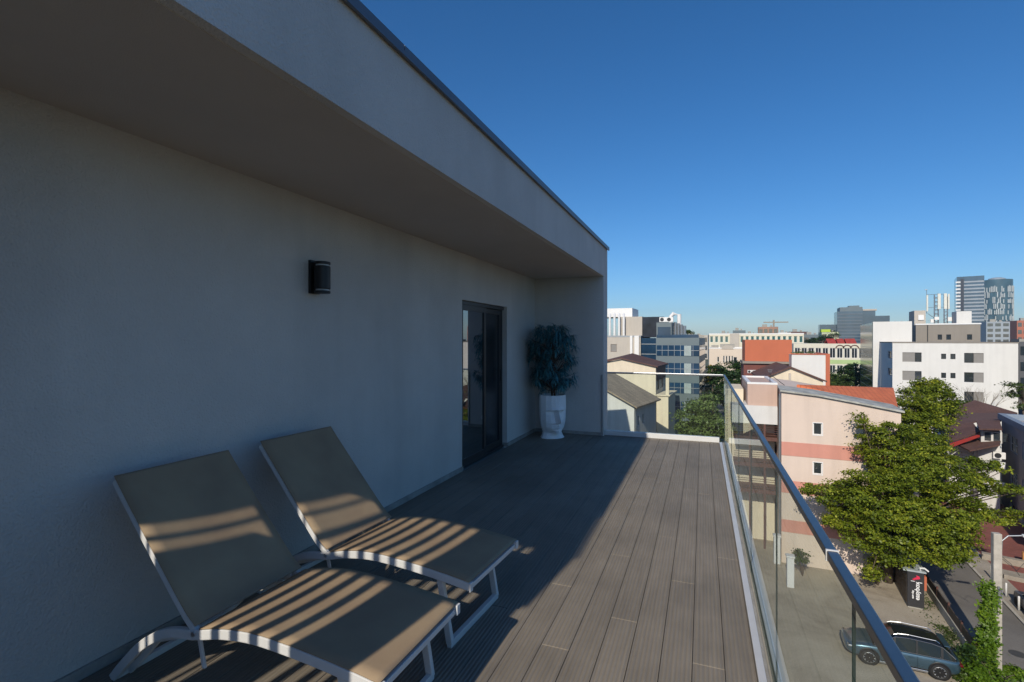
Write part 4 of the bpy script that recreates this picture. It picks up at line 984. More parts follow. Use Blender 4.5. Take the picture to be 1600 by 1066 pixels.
# reflection world: buildings just beyond the right edge of frame
Q1 = B('tan_brick_flats', 'tan flats with brown roof beyond the right edge, mirrored in the terrace door', 1690,60, w=26, d=14, vtop=508, yaw=20)
hq = [(1.5+3.2*i, z_, 3.1+3.2*i, z_+1.6) for i in range(7) for z_ in (2,5.2,8.4,11.6,14.8)]
Q1.wall(cream_wall, {'front':hq}, depth=.25)
for q in hq: Q1.win('front', q)
Q1.parapet(taupe, h=.4)

# ------------------------------------------------------------------ trees
def leaves_mesh(name, pts, nrm, size, m, parent, seed=1, aspect=.62):
    rng = np.random.default_rng(seed); n = len(pts)
    t = rng.normal(size=(n,3)); t -= (t*nrm).sum(1,keepdims=True)*nrm; t /= np.linalg.norm(t,axis=1,keepdims=True)+1e-9
    b = np.cross(nrm,t); s = size*rng.uniform(.6,1.25,(n,1))
    v = np.stack([pts-t*s*.5, pts+b*s*aspect*.5+nrm*s*.08, pts+t*s*.55-nrm*s*.12, pts-b*s*aspect*.5+nrm*s*.08],1).reshape(-1,3)
    me = bpy.data.meshes.new(name); me.vertices.add(4*n); me.vertices.foreach_set('co', v.ravel().astype(np.float32))
    me.loops.add(4*n); me.loops.foreach_set('vertex_index', np.arange(4*n,dtype=np.int32))
    me.polygons.add(n); me.polygons.foreach_set('loop_start', np.arange(0,4*n,4,dtype=np.int32))
    try: me.polygons.foreach_set('loop_total', np.full(n,4,dtype=np.int32))
    except Exception: pass
    me.materials.append(m); me.update(calc_edges=True)
    o = bpy.data.objects.new(name, me); COL.objects.link(o); o.parent = parent; return o
def crown(lobes, per, clump_r, leaf_per, seed):
    """lobes: (centre xyz, rx, rz, weight). flat sprays of leaves on the shell of each lobe"""
    rng = np.random.default_rng(seed); P = []; Nn = []; tips = []
    for (c, rx, rz, wt) in lobes:
        k = max(3,int(per*wt)); d_ = rng.normal(size=(k,3)); d_ /= np.linalg.norm(d_,axis=1,keepdims=True)
        rad = rng.uniform(.35,1.06,(k,1))**.6; cen = np.array(c)+d_*rad*np.array([rx,rx,rz])
        for i in range(k):
            m_ = int(leaf_per*rng.uniform(.5,1.4)); cr_ = clump_r*rng.uniform(.6,1.3)
            q = rng.normal(size=(m_,3))*np.array([cr_,cr_,cr_*.40])*.6
            out = d_[i]*np.array([1,1,.3]); q[:,2] -= .25*np.abs(q[:,:2]).sum(1)*.5
            P.append(cen[i]+q)
            nn = rng.normal(size=(m_,3))*.55+np.array([0,0,1.0])+out*.55; nn /= np.linalg.norm(nn,axis=1,keepdims=True); Nn.append(nn)
        tips.append(np.array(c))
        tips += [cen[i] for i in range(0,k,max(1,k//3))]
    return np.concatenate(P), np.concatenate(Nn), tips
def tree(name, label, base, lobes, per, clump_r, leaf_per, leaf, m, seed, trunk_r=.22, cat='tree', group=None, fork=.45):
    bx_, by_ = base; t = thing(name, label, cat, (bx_,by_,0), 0, group); bp_ = np.array([bx_,by_,0])
    L2 = [(np.array(c)-bp_, rx, rz, wt) for c,rx,rz,wt in lobes]
    P, Nn, tips = crown(L2, per, clump_r, leaf_per, seed)
    zmin = min(c[2]-rz for c,rx,rz,wt in L2); zmid = np.mean([c[2] for c,_,_,_ in L2])
    mb = MB(); f = max(1.2, zmin*1.0+(zmid-zmin)*fork); rng = random.Random(seed)
    cx = float(np.mean([c[0] for c,_,_,_ in L2]))*.3; cy = float(np.mean([c[1] for c,_,_,_ in L2]))*.3
    top = Vector((cx,cy,f)); mb.tube([(0,0,-.1),(cx*.3,cy*.3,f*.5),top], trunk_r, 9, r1=trunk_r*.7)
    for tp in tips:
        e = Vector(tp); mid = top.lerp(e,.5)+Vector((rng.uniform(-.3,.3),rng.uniform(-.3,.3),rng.uniform(.1,.6)))
        mb.tube([top,mid,e], trunk_r*rng.uniform(.12,.26), 5, r1=.02)
    mb.build('trunk', bark, t, smooth=True, norm=False)
    leaves_mesh('crown', P, Nn, leaf, m, t, seed); return t
def lob(u,v,zc,rpx,rz=None,wt=None):
    r_ = rpx*zc/F; c = at(u,v,zc); rz_ = (rz or rpx*.8)*zc/F
    return (tuple(c), r_, rz_, wt if wt else (r_*r_+r_*rz_)*.6)
leaf_big = leafmat('maple_leaf', (.042,.075,.008), (.185,.245,.018), (.50,.50,.05), .42)
leaf_dark = leafmat('dark_leaf', (.012,.03,.008), (.03,.065,.012), (.07,.11,.02), .25)
leaf_mid = leafmat('mid_leaf', (.03,.055,.012), (.07,.11,.022), (.14,.18,.04), .3)
leaf_light = leafmat('light_street_leaf', (.06,.10,.03), (.16,.23,.07), (.30,.38,.13), .4)
leaf_ivy = leafmat('ivy_leaf', (.05,.11,.006), (.11,.20,.010), (.21,.30,.02), .35)
big = [lob(1425,735,33,56,46),lob(1375,775,32,54,44),lob(1328,778,33,42,30),lob(1288,768,33,28,13),lob(1345,820,33,46,34),lob(1405,820,31.5,56,38),
       lob(1458,825,31.5,52,42),lob(1485,790,31.5,42,34),lob(1465,745,33,42,38),lob(1388,712,33.4,34,28),lob(1362,676,33.8,20,18),lob(1346,652,34,13,8),lob(1396,672,33.8,20,20),lob(1350,702,34,14,10),
       lob(1456,858,31,38,22),lob(1390,862,32,32,18),lob(1525,748,32,24,10),lob(1553,728,32,16,8),lob(1585,764,32,16,4),lob(1553,764,32,20,7),lob(1528,795,32,26,12),lob(1560,806,32,24,7),lob(1588,800,32,14,5),lob(1512,722,33,20,10),lob(1308,812,33,22,13),
       lob(1483,852,31,30,20),lob(1445,698,34,34,28),lob(1368,893,32,9,10),lob(1262,762,33,12,5)]
tree('maple_tree', 'largest tree, broad bright green crown spreading over the parking lot and road', xy(1387,34.0) , big, 24, .36, 66, .175, leaf_big, 11, .30)
rt = [lob(1446,622,47,36,26),lob(1430,640,46,28,24),lob(1468,640,47,26,24),lob(1440,662,46,36,26),lob(1435,690,46,34,24),lob(1452,605,47,20,14)]
tree('round_tree', 'round bright green tree rising between the pink house and the white apartment building', xy(1440,47), rt, 20, .5, 60, .23, leaf_big, 12, .25)
tree('small_bush_tree', 'low green tree between the round tree and the brown villa roof', xy(1498,64), [lob(1500,632,64,14,8),lob(1490,640,64,12,8)], 9, .6, 50, .35, leaf_mid, 13, .15)
tree('street_tree', 'light green tree just beyond the corner of the glass railing', xy(1098,74), [lob(1098,640,74,26,20),lob(1080,655,72,24,20),lob(1112,662,72,26,20),lob(1095,672,72,34,20),lob(1102,625,74,12,12)], 6, .8, 60, .38, leaf_light, 14, .25)
tree('dark_street_tree', 'dark green tree in front of the ornate cream house', xy(1140,96), [lob(1140,577,100,20,14),lob(1128,590,98,20,16),lob(1150,592,97,18,16),lob(1135,615,96,26,20),lob(1118,578,98,12,10)], 4, .9, 60, .5, leaf_dark, 15, .3)
tree('yellowing_tree', 'small tree with yellow leaves at the foot of the ornate cream house', xy(1114,108), [lob(1114,580,108,9,9),lob(1112,592,108,10,9)], 6, .7, 50, .4, leafmat('yellow_leaf',(.20,.16,.01),(.35,.26,.015),(.45,.34,.03)), 16, .2)
tree('shaded_street_tree', 'dark tree overhanging the side street behind the light green tree', xy(1095,122), [lob(1092,600,122,20,16),lob(1108,612,118,18,16)], 3, 1.0, 60, .55, leaf_dark, 17, .3)
tree('rooftop_tree', 'small tree poking above the glass office roof', xy(1074.5,150), [lob(1074.5,521,150,6,5)], 4, .8, 60, .5, leaf_mid, 18, .2)
tree('school_tree', 'dark tree in front of the green banded school', xy(1325,110), [lob(1322,586,112,18,12),lob(1335,580,112,15,12),lob(1340,600,110,20,16),lob(1305,592,112,14,8)], 4, .9, 60, .5, leaf_dark, 19, .3)
tree('right_edge_tree', 'dark green tree at the right edge in front of the white apartment building', xy(1602,58), [lob(1598,604,58,14,6),lob(1606,620,58,16,14),lob(1578,615,59,12,4),lob(1585,602,58,12,3),lob(1588,632,58,10,4)], 8, .5, 45, .25, leaf_mid, 20, .15)
tree('grass_roof_shrubs', 'row of yellow green shrubs growing on the white block roof', xy(1262,61), [lob(1245,550,61,8,3.5),lob(1258,551,61,8,3),lob(1272,551,61,8,3)], 6, .3, 40, .16, leaf_light, 21, .03, cat='shrub')
tree('background_grove', 'cluster of trees at the far left of the school', xy(1284,240), [lob(1275,534,260,12,5),lob(1290,530,260,10,5),lob(1300,522,300,8,4)], 3, 1.6, 50, 1.0, leaf_dark, 22, .3)
# mirrored in the glass flank / door
tree('mirrored_tree', 'broad green tree left of the mirrored glass flank', xy(1290,96), [lob(1300,596,100,20,14),lob(1288,610,98,20,14)], 4, 1.0, 60, .5, leaf_mid, 23, .3)
tree('unseen_side_tree', 'green tree beyond the right edge that the terrace door mirrors', xy(1700,48), [lob(1700,640,48,40,30),lob(1670,660,48,30,24)], 7, .7, 60, .35, leaf_big, 24, .3)
# bare tree
bt = thing('bare_tree', 'leafless young tree in front of the white apartment building', 'tree', (*xy(1533,66),0))
mb = MB(); rg = random.Random(5)
def branch(p, d_, L0, r_, k):
    q = p+d_*L0; mb.tube([p, p.lerp(q,.5)+Vector((rg.uniform(-.05,.05),rg.uniform(-.05,.05),0))*L0, q], r_, 4, r1=r_*.6)
    if k == 0: return
    for i in range(3 if k > 2 else 2):
        nd = (d_+Vector((rg.uniform(-.55,.55),rg.uniform(-.55,.55),rg.uniform(-.1,.35)))).normalized(); branch(q, nd, L0*rg.uniform(.6,.85), r_*.6, k-1)
branch(Vector((0,0,0)), Vector((0,0,1)), 5.0, .11, 1)
branch(Vector((0,0,4.6)), Vector((-.2,0,1)).normalized(), 1.9, .07, 5); branch(Vector((0,0,4.6)), Vector((.3,.1,1)).normalized(), 1.9, .07, 5)
mb.build('trunk', mat('pale_bark',(.22,.19,.15),.9,.2,3), bt, norm=False)

# ------------------------------------------------------------------ street things
def fwd_rot(dx, dy): return math.atan2(dy, dx)
# SUV
def make_suv():
    pr = gnd(1468,1062); pf = gnd(1368,1040); dv = (pf-pr); ang = math.atan2(dv.y, dv.x); dv.normalize()
    side = Vector((-dv.y, dv.x, 0))  # left of travel direction
    # visible wheels are on its left or right: the side nearer to the camera
    near = 1 if side.dot(-pr) > 0 else -1
    c = pr + dv*1.45 - side*near*.90
    t = thing('parked_suv', 'metallic blue estate SUV parked on the earth lot beside the low fence', 'car', (c.x,c.y,.012), ang)
    paint = mat('car_paint',(.05,.10,.14),.28,.05,2,metal=.55); paint.node_tree.nodes['Principled BSDF'].inputs['Coat Weight'].default_value = 1.0
    cg = pane('car_glass',(.006,.008,.009),.04,.5,1.45,.1); rub = mat('tyre_rubber',(.015,.015,.015),.85,.2,8)
    hw = .95
    st = [ # x, sill z, half width, belt z, hood/top z
     (-2.36,.52,.62,.80,.88),(-2.30,.36,.84,.86,.96),(-2.05,.26,.93,.90,1.02),(-1.45,.24,hw,.90,1.03),(-.6,.24,hw-.01,.90,1.0),(.4,.24,hw-.01,.89,1.0),(1.1,.24,hw,.87,1.0),(1.6,.25,hw-.01,.84,.96),(2.05,.27,.90,.78,.88),(2.30,.34,.80,.68,.76),(2.40,.42,.60,.62,.68)]
    mb = MB(); vs = []
    for x_,zs,h_,zb,zt in st:
        half = [(0,zs),(h_*.85,zs),(h_*.97,zs+.10),(h_*1.0,(zs+zb)/2-.05),(h_*1.0,(zs+zb)/2+.1),(h_*.975,zb),(h_*.90,zt-.015),(h_*.6,zt+.02),(0,zt+.035)]
        ring = [(x_,y_,z_) for y_,z_ in half]+[(x_,-y_,z_) for y_,z_ in reversed(half[1:-1])]; n = len(ring); vs += ring
    k_ = len(st); mb.add(vs,[(i*n+j,i*n+(j+1)%n,(i+1)*n+(j+1)%n,(i+1)*n+j) for i in range(k_-1) for j in range(n)]+[tuple(range(n)),tuple((k_-1)*n+j for j in range(n))])
    o = mb.build('body', paint, t, smooth=True); sm = o.modifiers.new('s','SUBSURF'); sm.levels = 1; sm.render_levels = 2
    gh = [(-2.16,1.00,.80,1.03),(-1.95,1.0,.83,1.28),(-1.65,1.0,.84,1.53),(-1.2,1.0,.85,1.63),(-.3,1.0,.85,1.67),(.25,1.0,.85,1.62),(.75,1.0,.84,1.32),(1.22,.99,.80,1.02)]
    def ring_gh(x_,z0,h_,z1,e=0):
        t_ = (z1-z0); hr = h_-.19*min(1,t_/.6)
        return [(x_,h_+e,z0-.03),(x_,hr+e+.02,z1-.05*min(1,t_/.3)),(x_,hr*.8,z1+e),(x_,0,z1+.012+e),(x_,-hr*.8,z1+e),(x_,-hr-e-.02,z1-.05*min(1,t_/.3)),(x_,-h_-e,z0-.03)]
    mb = MB(); vs = []
    for g in gh: vs += ring_gh(*g)
    fs = []; mi = []
    for i in range(len(gh)-1):
        for j in range(6):
            fs.append((i*7+j,i*7+j+1,(i+1)*7+j+1,(i+1)*7+j)); side_ = j in (0,5)
            wind = i in (0,1,5,6)
            mi.append(1 if side_ or wind else 0)
    mb.add(vs, fs); mb.mi = mi
    mb.build('cabin', [mat('dark_roof',(.012,.014,.016),.15,.1,2), cg], t, smooth=False)
    for s in (-1,1):
        def side_pt(x_, f):
            # interpolate greenhouse
            for a,b_ in zip(gh[:-1],gh[1:]):
                if a[0] <= x_ <= b_[0]:
                    q = (x_-a[0])/(b_[0]-a[0]); g = [a[i]+(b_[i]-a[i])*q for i in range(4)]; break
            r0 = ring_gh(*g,.006); p0,p1 = Vector(r0[0]),Vector(r0[1]); p = p0.lerp(p1,f); return Vector((p.x,s*p.y,p.z))
        for nm,xs in (('pillar',(-1.62,-1.52)),('pillar',(-.62,-.54)),('pillar',(.28,.36))):
            mb = MB(); mb.add([side_pt(xs[0],0),side_pt(xs[1],0),side_pt(xs[1]-.04,1),side_pt(xs[0]-.04,1)],[(0,1,2,3)]); o = mb.build(nm, paint if nm=='x' else black_metal, t)
            sd = o.modifiers.new('s','SOLIDIFY'); sd.thickness = .02; sd.offset = 0
        xs = [-2.1,-1.95,-1.65,-1.2,-.3,.25,.75,1.15]
        MB().tube([side_pt(x_,.98)+Vector((0,s*.012,.0)) for x_ in xs], .016,5).build('window_trim', alu, t)
        MB().tube([side_pt(x_,.04)+Vector((0,s*.012,0)) for x_ in xs], .014,5).build('window_trim', alu, t)
        rp = [(-1.55,s*.60,1.60),(-1.4,s*.60,1.70),(-.3,s*.60,1.735),(.15,s*.60,1.69),(.3,s*.61,1.62)]
        MB().tube(rp, .018,6).build('roof_rail', alu, t)
        MB().box(.50,s*.93-.0,.98,.68,s*1.13,1.10).build('mirror', paint, t, bevel=.03)
        for hx in (-.35,.55): MB().box(hx-.12,s*.962-.008,.80,hx+.12,s*.962+.012,.83).build('door_handle', paint, t, bevel=.005)
        for hx in (-.58,.42,-1.25):
            MB().bar([(hx,s*.955,.92),(hx,s*.968,.60),(hx,s*.955,.32)],.008,.008).build('door_gap', black_metal, t)
        MB().box(-1.0,s*.93-.03,.20,1.0,s*.93+.02,.30).build('sill_trim', alu, t, bevel=.01)
        MB().box(-2.37,s*.70-.2,.80,-2.24,s*.70+.2,.90).build('tail_light', mat('tail_lamp',(.10,.008,.008),.2), t, bevel=.02)
        MB().box(2.05,s*.72-.14,.66,2.30,s*.72+.14,.76).build('headlight', alu, t, bevel=.03)
        for wx in (-1.45,1.40):
            Mx = Matrix.Translation((wx, s*.88, .36))@Matrix.Rotation(R(90)*-s,4,'X')
            mb = MB(); mb.M = Matrix.Translation((wx,s*.948,.40))@Matrix.Rotation(R(90)*-s,4,'X'); mb.lathe([(0,0),(.43,0),(.445,.012),(.43,.02),(0,.02)],32); mb.build('wheel_arch', black_metal, t)
            wh = MB(); wh.M = Mx; wh.lathe([(.255,-.10),(.345,-.11),(.365,-.07),(.365,.07),(.345,.105),(.262,.10)],36,cap=False)
            wo = wh.build('wheel', rub, t, smooth=True)
            rm = MB(); rm.M = Mx; rm.lathe([(.262,.095),(.25,.10),(.235,.03),(.20,.0),(0,.0)],36,cap=False); 
            for i in range(10):
                a = 2*math.pi*i/10; rm.M = Mx@Matrix.Rotation(a,4,'Z'); rm.add([(.03,-.018,.07),(.245,-.026,.085),(.245,.0,.095),(.245,.026,.085),(.03,.018,.07),(.245,-.026,.05),(.245,.026,.05)],[(0,1,2),(0,2,4),(4,2,3),(0,5,1),(4,3,6)])
            rm.M = Mx; rm.lathe([(.05,.04),(.05,.085),(.0,.09)],12,cap=False)
            rm.build('rim', mat('alloy',(.55,.55,.56),.3,.05,3,metal=.9), wo, norm=False)
    MB().box(-2.40,-.26,.58,-2.33,.26,.70).build('number_plate', white_plain, t)
    MB().bar([(-2.34,-.5,.98),(-2.28,0,1.0),(-2.34,.5,.98)],.02,.02).build('tail_trim', black_metal, t)
    MB().box(-1.98,-.62,1.50,-1.72,.62,1.545).build('spoiler', paint, t, bevel=.02)
    return t
make_suv()

# parcel locker with rotated lettering
lb0 = gnd(1418,949); lb1 = gnd(1437,952)
t = thing('parcel_locker', 'dark parcel locker bank with grey roof and red emblem beside the road fence', 'parcel locker', (lb0.x,lb0.y,.01), -R(6))
lw = .82; lh = 2.25; ld = 5.6
dk = mat('locker_coat',(.028,.028,.032),.5,.1,3); grf = mat('locker_roof',(.34,.38,.40),.5,.1,2)
MB().box(0,0,.08,lw,ld,lh).build('cabinet', dk, t, bevel=.01)
MB().box(-.22,-.04,lh+.002,lw+.1,ld+.05,lh+.09).build('roof', grf, t, bevel=.01)
MB().box(0.02,.02,0,lw-.02,ld-.02,.079).build('plinth', conc, t)
mb = MB()
for i in range(14):
    y0 = .25+i*.38
    z_ = .14; j = 0
    while z_ < lh-.2:
        hgt = (.16,.3,.24,.38)[(i+j)%4]; 
        if z_+hgt > lh-.08: break
        mb.box(-.012,y0+.01,z_,-.001,y0+.365,z_+hgt-.015); z_ += hgt; j += 1
mb.build('locker_doors', mat('locker_brown',(.075,.055,.04),.6,.1,3), t)
def text_mesh(name, body, size, m, parent, M4, bold=.0):
    cu = bpy.data.curves.new(name, 'FONT'); cu.body = body; cu.size = size; cu.extrude = .004; cu.offset = bold; cu.align_x = 'LEFT'
    ob = bpy.data.objects.new('tmp', cu); COL.objects.link(ob); dg = bpy.context.evaluated_depsgraph_get(); dg.update()
    me = bpy.data.meshes.new_from_object(ob.evaluated_get(dg)); bpy.data.objects.remove(ob)
    me.materials.clear(); me.materials.append(m); o = bpy.data.objects.new(name, me); COL.objects.link(o); o.parent = parent; o.matrix_local = M4; return o
sign_w = mat('sign_white',(.75,.75,.75),.6,.02); sign_r = mat('sign_red',(.60,.02,.07),.6,.02)
up90 = Matrix.Rotation(R(90),4,'X')@Matrix.Rotation(R(90),4,'Z')
text_mesh('lettering','easybox',.34,sign_w,t,Matrix.Translation((.58,-.008,.55))@up90,.006)
text_mesh('lettering','sameday',.15,sign_w,t,Matrix.Translation((.30,-.008,.60))@up90,.004)
mb = MB(); 
for pts in ([(.28,1.86),(.44,1.80),(.62,1.88),(.58,2.02),(.42,2.06),(.46,1.95)],[(.22,1.80),(.34,1.84),(.40,1.78),(.30,1.74)]):
    n=len(pts); mb.add([(p[0],-.012,p[1]) for p in pts]+[(p[0],-.002,p[1]) for p in pts],[tuple(range(n)),tuple(range(n,2*n))]+[(i,(i+1)%n,n+(i+1)%n,n+i) for i in range(n)])
mb.build('emblem', sign_r, t)
mb = MB(); mb.box(.16,-.012,1.66,.36,-.002,1.69); mb.box(.50,-.012,1.62,.72,-.002,1.66); mb.build('emblem_stroke', sign_w, t)
MB().tube([(.65,.1,lh+.1),(.62,-.02,lh+.3),(.8,-.1,lh+.36),(1.0,-.1,lh+.2)],.05,8).build('lamp_arm', white_plain, t)
MB().box(lw+.003,.0,1.2,lw+.12,.3,lh-.2).build('side_panel', orange_wall, t)

# low fence along the road: stone plinth with metal rails
fn = thing('roadside_fence', 'low worn wall with rusty rail running along the near side of the road', 'fence', (*along(rl,0)[:2],0), -RA)
MB().box(-.22,-1.8,0,-.02,9.5,.55).build('plinth', conc, fn, bevel=.02)
MB().box(-.16,-1.8,.551,-.10,9.5,1.05).build('screen_panel', mat('fence_brown',(.06,.045,.035),.7,.3,2), fn)
for i in range(6): MB().box(-.17,-1.7+2.1*i,.552,-.07,-1.62+2.1*i,1.2).build('post', dkbrown, fn)
# tyre-level kerb strip of weeds along the fence
def scatter(name, label, cat, pts, size, m, seed, stems=None):
    pass
rng = np.random.default_rng(3)
n = 5200; ty = rng.uniform(-9,9,n); P = np.stack([-.75+rng.normal(0,.25,n)+.25*np.sin(ty*1.7), ty, np.abs(rng.normal(0,.12,n))*(1+np.sin(ty*2.1))],1)
keep = (np.sin(ty*1.1+1)+rng.uniform(-1,1,n)) > -.1; P = P[keep]; nn = rng.normal(size=P.shape)*.7+np.array([0,0,1]); nn /= np.linalg.norm(nn,axis=1,keepdims=True)
wd = leaves_mesh('weeds', P, nn, .11, leaf_mid, None, 5); wd.location = (*along(rl,0)[:2],0); wd.rotation_euler = (0,0,-RA); tag(wd, kind='stuff')

# utility pole with lamp and ivy
pb = gnd(1557,1046); zc_p = gz(1046)
pole = thing('utility_pole', 'pale concrete utility pole with curved lamp arm, half covered by ivy', 'utility pole', (pb.x,pb.y,0), -YAW*0)
ph = zz(833,zc_p)
MB().bar([(0,0,0),(0,0,ph)],.30,.34).build('shaft', mat('pole_concrete',(.42,.39,.34),.9,.2,3,.5,30,streak=.2), pole, bevel=.03)
MB().tube([(.18,0,ph-1.0),(.22,0,ph-.35),(.45,.0,ph-.08),(.95,.0,ph+.0),(1.0,0,ph)],.035,8).build('lamp_arm', steel, pole)
MB().box(1.0,-.10,ph-.05,1.75,.10,ph+.07).build('lamp_head', white_plain, pole, bevel=.03)
MB().box(-.17,-.175,ph-3.0,.17,-.155,ph-2.9).box(-.05,-.26,ph-3.6,.05,-.18,ph-2.6).box(.1,-.22,ph-3.2,.16,-.18,ph-2.7).build('bracket', steel, pole)
mb = MB()
mb.tube([(.15,0,ph-1.2),(.7,-.2,ph-1.7),(1.1,.1,ph-1.4),(1.8,.3,ph-2.4)],.012,4); mb.tube([(.15,.1,ph-1.1),(.6,.1,ph-1.5),(.9,0,ph-2.0)],.012,4); mb.build('loose_cable', dark_metal, pole)
# ivy on pole and bush at the foot
iv = thing('ivy', 'bright ivy climbing the left side of the utility pole', 'ivy', (pb.x,pb.y,0))
rng = np.random.default_rng(9); P=[]; 
for i in range(230):
    h_ = rng.uniform(0,1)**1.2*(ph-2.6); wd_ = .13+.30*(1-h_/(ph-2.6))**1.6+.08*np.sin(h_*5); c = np.array([-.30-wd_*.45+rng.normal(0,wd_*.5), rng.normal(-.15,.18), h_])
    P.append(c+rng.normal(size=(28,3))*np.array([.10,.10,.14]))
P = np.concatenate(P); nn = rng.normal(size=P.shape)*.6+np.array([-.25,-.8,.55]); nn /= np.linalg.norm(nn,axis=1,keepdims=True)
leaves_mesh('foliage', P, nn, .15, leaf_ivy, iv, 6)
MB().tube([(-.2,-.1,0),(-.24,-.1,2),(-.2,-.1,ph-3.1)],.025,5).build('stem', bark, iv)
def bush(name, label, lobes, per, leaf, m, seed, cr_=.3, lp=45):
    c0 = lobes[0][0]; t = thing(name, label, 'bush', (c0[0],c0[1],0)); b0 = np.array([c0[0],c0[1],0])
    P, Nn, tips = crown([(np.array(c)-b0,rx,rz,wt) for c,rx,rz,wt in lobes], per, cr_, lp, seed)
    P[:,2] = np.maximum(P[:,2], .03); leaves_mesh('foliage', P, Nn, leaf, m, t, seed)
    mb = MB()
    for tp in tips[:14]: mb.tube([(0,0,0), Vector(tp)*.5+Vector((0,0,.1)), tp], .03, 4, r1=.01)
    mb.build('stem', bark, t, norm=False)
bush('ivy_bush','bright green ivy bush around the foot of the utility pole',[lob(1556,1066,23.9,22,9),lob(1532,1035,24.8,20,22),lob(1586,1058,24.6,20,14),lob(1535,1058,23.8,22,18),lob(1540,1000,25.2,12,20)],55,.15,leaf_ivy,31)
bush('dark_hedge','dark green bush between the fence and the ivy at the bottom edge',[lob(1518,1030,24.8,17,28),lob(1510,1055,24.3,16,20)],60,.14,leaf_dark,32)
bush('kerb_weeds','small light green weeds behind the parked car',[lob(1500,1050,24.2,10,8),lob(1496,1030,24.8,8,9),lob(1515,1064,24,14,7)],80,.11,leaf_mid,33,.18)
bush('wall_shrub','sparse shrub growing at the foot of the pink wall beside the maple trunk',[lob(1372,880,33.5,12,13),lob(1362,893,33.3,12,8)],50,.16,leaf_big,34)
# bollards
bol = thing('bollard','nearest white bollard','bollard',(*gnd(1592,958,.11).to_2d(),.11))
MB().lathe([(.055,0),(.055,.82),(.045,.86),(0,.87)],14).build('post', white_plain, bol, smooth=True)
MB().lathe([(.09,0),(.09,.015),(.058,.016)],14,cap=False).build('base_flange', steel, bol)
for k_,(u_,v_,lb) in enumerate(((1592,954,'white bollard nearest the viewer at the edge of the road pavement'),(1572,932,'middle white bollard right of the utility pole'),(1549,904,'white bollard just left of the utility pole'))):
    c = bol if k_==0 else copy_tree(bol); g_ = gnd(u_,v_,.115); c.location = g_; c['label'] = lb; c['group'] = 'white bollards along the pavement'
# forecourt low walls
lw1 = thing('forecourt_wall','low pale wall with orange end across the red paved forecourt','wall',tuple(gnd(1534,874,.11)),-R(20))
MB().box(0,0,0,7,.5,.45).build('coping', pave_m, lw1, bevel=.02); MB().box(2.2,.6,0,5.6,1.0,.9).build('orange_panel', mat('ochre_panel',(.42,.20,.07),.8,.1,1), lw1)
lw2 = thing('ramp_edge','pale ramp edge with orange end nearer the bollards','wall',tuple(gnd(1556,902,.11)),-R(18))
MB().box(.4,0,0,3.4,.2,.3).box(0,.25,0,3.4,1.4,.2).build('coping', pave_m, lw2, bevel=.02); MB().box(3.45,-.1,0,4.6,.5,.6).build('orange_block', MATS['ochre_panel'], lw2)
# manhole covers
for u_,v_,l_ in ((1540,952,'round manhole cover near the utility pole'),(1590,1022,'round manhole cover at the right bottom edge of the road')):
    g_ = gnd(u_,v_,.012); o = MB().lathe([(0,0),(.36,0),(.36,.006),(.30,.009),(0,.009)],28).build('manhole_cover', mat('cast_iron',(.06,.058,.055),.6,.3,10,.8,60), loc=g_); tag(o,l_,'manhole cover')
# second street lamp behind the tree
sl2 = thing('street_lamp','street lamp head showing above the maple crown in front of the villa','street lamp',(*xy(1481,40),0))
h2 = zz(694,40); MB().tube([(0,0,0),(0,0,h2-.4)],.11,8,r1=.08).build('pole', conc, sl2); MB().tube([(0,0,h2-.5),(-.25,-.1,h2-.1),(-.6,-.2,h2)],.03,6).build('arm', steel, sl2); MB().box(-1.1,-.32,h2-.04,-.55,-.12,h2+.06).build('lamp_head', white_plain, sl2, bevel=.02)
# sign board near pink wall, cream post seen through the glass
sb = thing('notice_board','small grey notice board on two legs at the foot of the pink wall','sign',tuple(gnd(1349,900)),0)
MB().box(0,0,0,.06,.06,1.5).box(.75,0,0,.81,.06,1.5).build('leg', steel, sb); MB().box(-.02,-.03,1.1,.83,-.002,1.55).build('board', steel, sb)
gp = thing('gate_pillar','cream gate pillar seen through the glass railing in front of the pink wall','pillar',tuple(gnd(1230,918)),0)
MB().box(0,0,0,.42,.42,2.0).build('shaft', cool_white, gp, bevel=.02); MB().box(-.05,-.05,2.001,.47,.47,2.12).build('cap', cool_white, gp, bevel=.02)
gp2 = copy_tree(gp); gp2.location = gnd(1232,906)+Vector((-.6,2.4,0)); gp2['label'] = 'second cream gate pillar standing behind the first near the pink wall'; gp['group']=gp2['group']='gate pillars'
bush('wall_foot_shrub','small shrub beside the gate pillars at the pink wall foot',[lob(1254,868,34.8,10,9),lob(1244,872,34.8,8,8)],50,.16,leaf_mid,35)
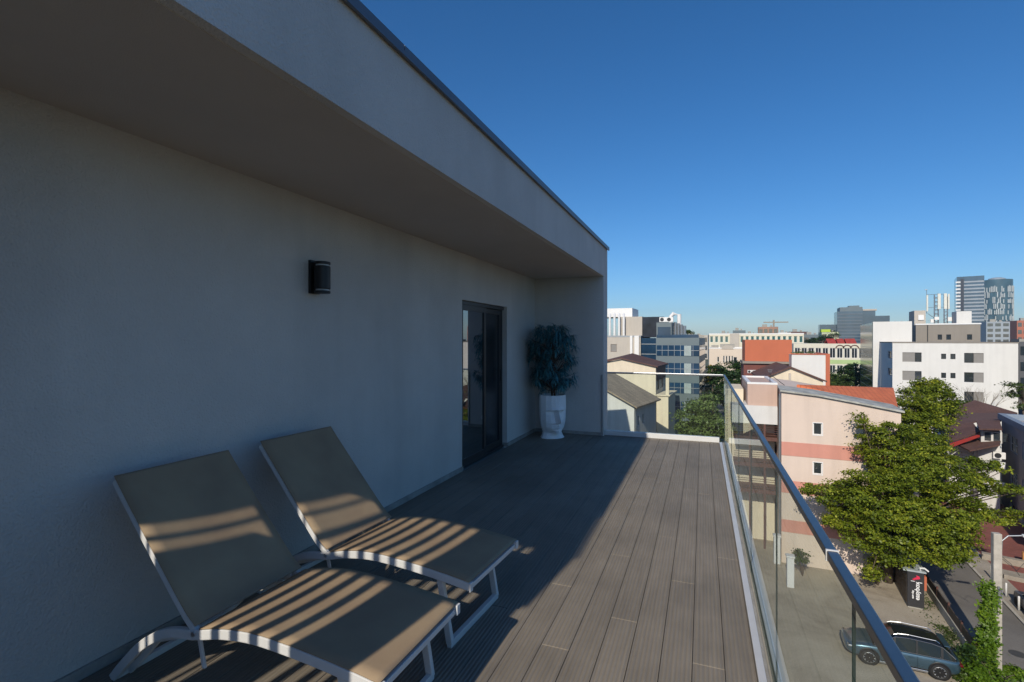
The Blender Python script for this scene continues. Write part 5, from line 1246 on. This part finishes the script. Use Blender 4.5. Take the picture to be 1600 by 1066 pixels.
# far car on side street
def small_car(label, p, ang, col):
    t = thing('distant_car', label, 'car', (p.x,p.y,.015), ang)
    m_ = mat('distant_paint_'+label.split()[0], col, .3, .05)
    mb = MB(); pr = [(-2.1,.3),(-2.15,.75),(-2.0,.95),(1.1,.95),(2.0,.80),(2.15,.55),(2.1,.3)]; n=len(pr)
    mb.add([(x_,-.85,z_) for x_,z_ in pr]+[(x_,.85,z_) for x_,z_ in pr],[tuple(range(n)),tuple(range(n,2*n))]+[(i,(i+1)%n,n+(i+1)%n,n+i) for i in range(n)]); mb.build('body', m_, t, bevel=.08)
    mb = MB(); mb.add([(-1.95,-.78,.96),(1.0,-.78,.96),(1.0,.78,.96),(-1.95,.78,.96),(-1.5,-.62,1.42),(.3,-.62,1.42),(.3,.62,1.42),(-1.5,.62,1.42)],[(0,1,5,4),(1,2,6,5),(2,3,7,6),(3,0,4,7),(4,5,6,7)]); mb.build('cabin', glass_dark, t, bevel=.05)
    mb = MB(); mb.box(-1.45,-.6,1.421,.25,.6,1.45); mb.build('roof_panel', m_, t)
    for s in (-1,1):
        for wx in (-1.3,1.3): 
            mb = MB(); mb.M = Matrix.Translation((wx,s*.84,.32))@Matrix.Rotation(R(90),4,'X'); mb.lathe([(.0,-.1),(.32,-.1),(.32,.1),(0,.1)],16); mb.build('wheel', MATS['tyre_rubber'], t)
small_car('silver car parked on the side street beyond the light green tree', gnd(1121,630), R(85), (.45,.47,.5))
g_ = gnd(1634,972); small_car('navy car parked at the right edge of the forecourt', Vector((g_.x,g_.y,.115)), R(80), (.02,.03,.06))

# ------------------------------------------------------------------ camera
cam = bpy.data.cameras.new('Camera'); co = bpy.data.objects.new('Camera', cam); COL.objects.link(co)
cam.sensor_width = 36; cam.lens = 36*F/1600; cam.clip_start = .05; cam.clip_end = 6000
cam.shift_y = -(533-V0)/1600
co.location = (0,0,CZ); co.rotation_euler = (R(90),0,YAW); scene.camera = co
vs_ = scene.view_settings; vs_.view_transform = 'Standard'; vs_.look = 'None'; vs_.exposure = .13; vs_.gamma = 1
scene.cycles.max_bounces = 8; scene.cycles.transparent_max_bounces = 16; scene.cycles.use_denoising = True
scene.cycles.caustics_reflective = False; scene.cycles.caustics_refractive = False
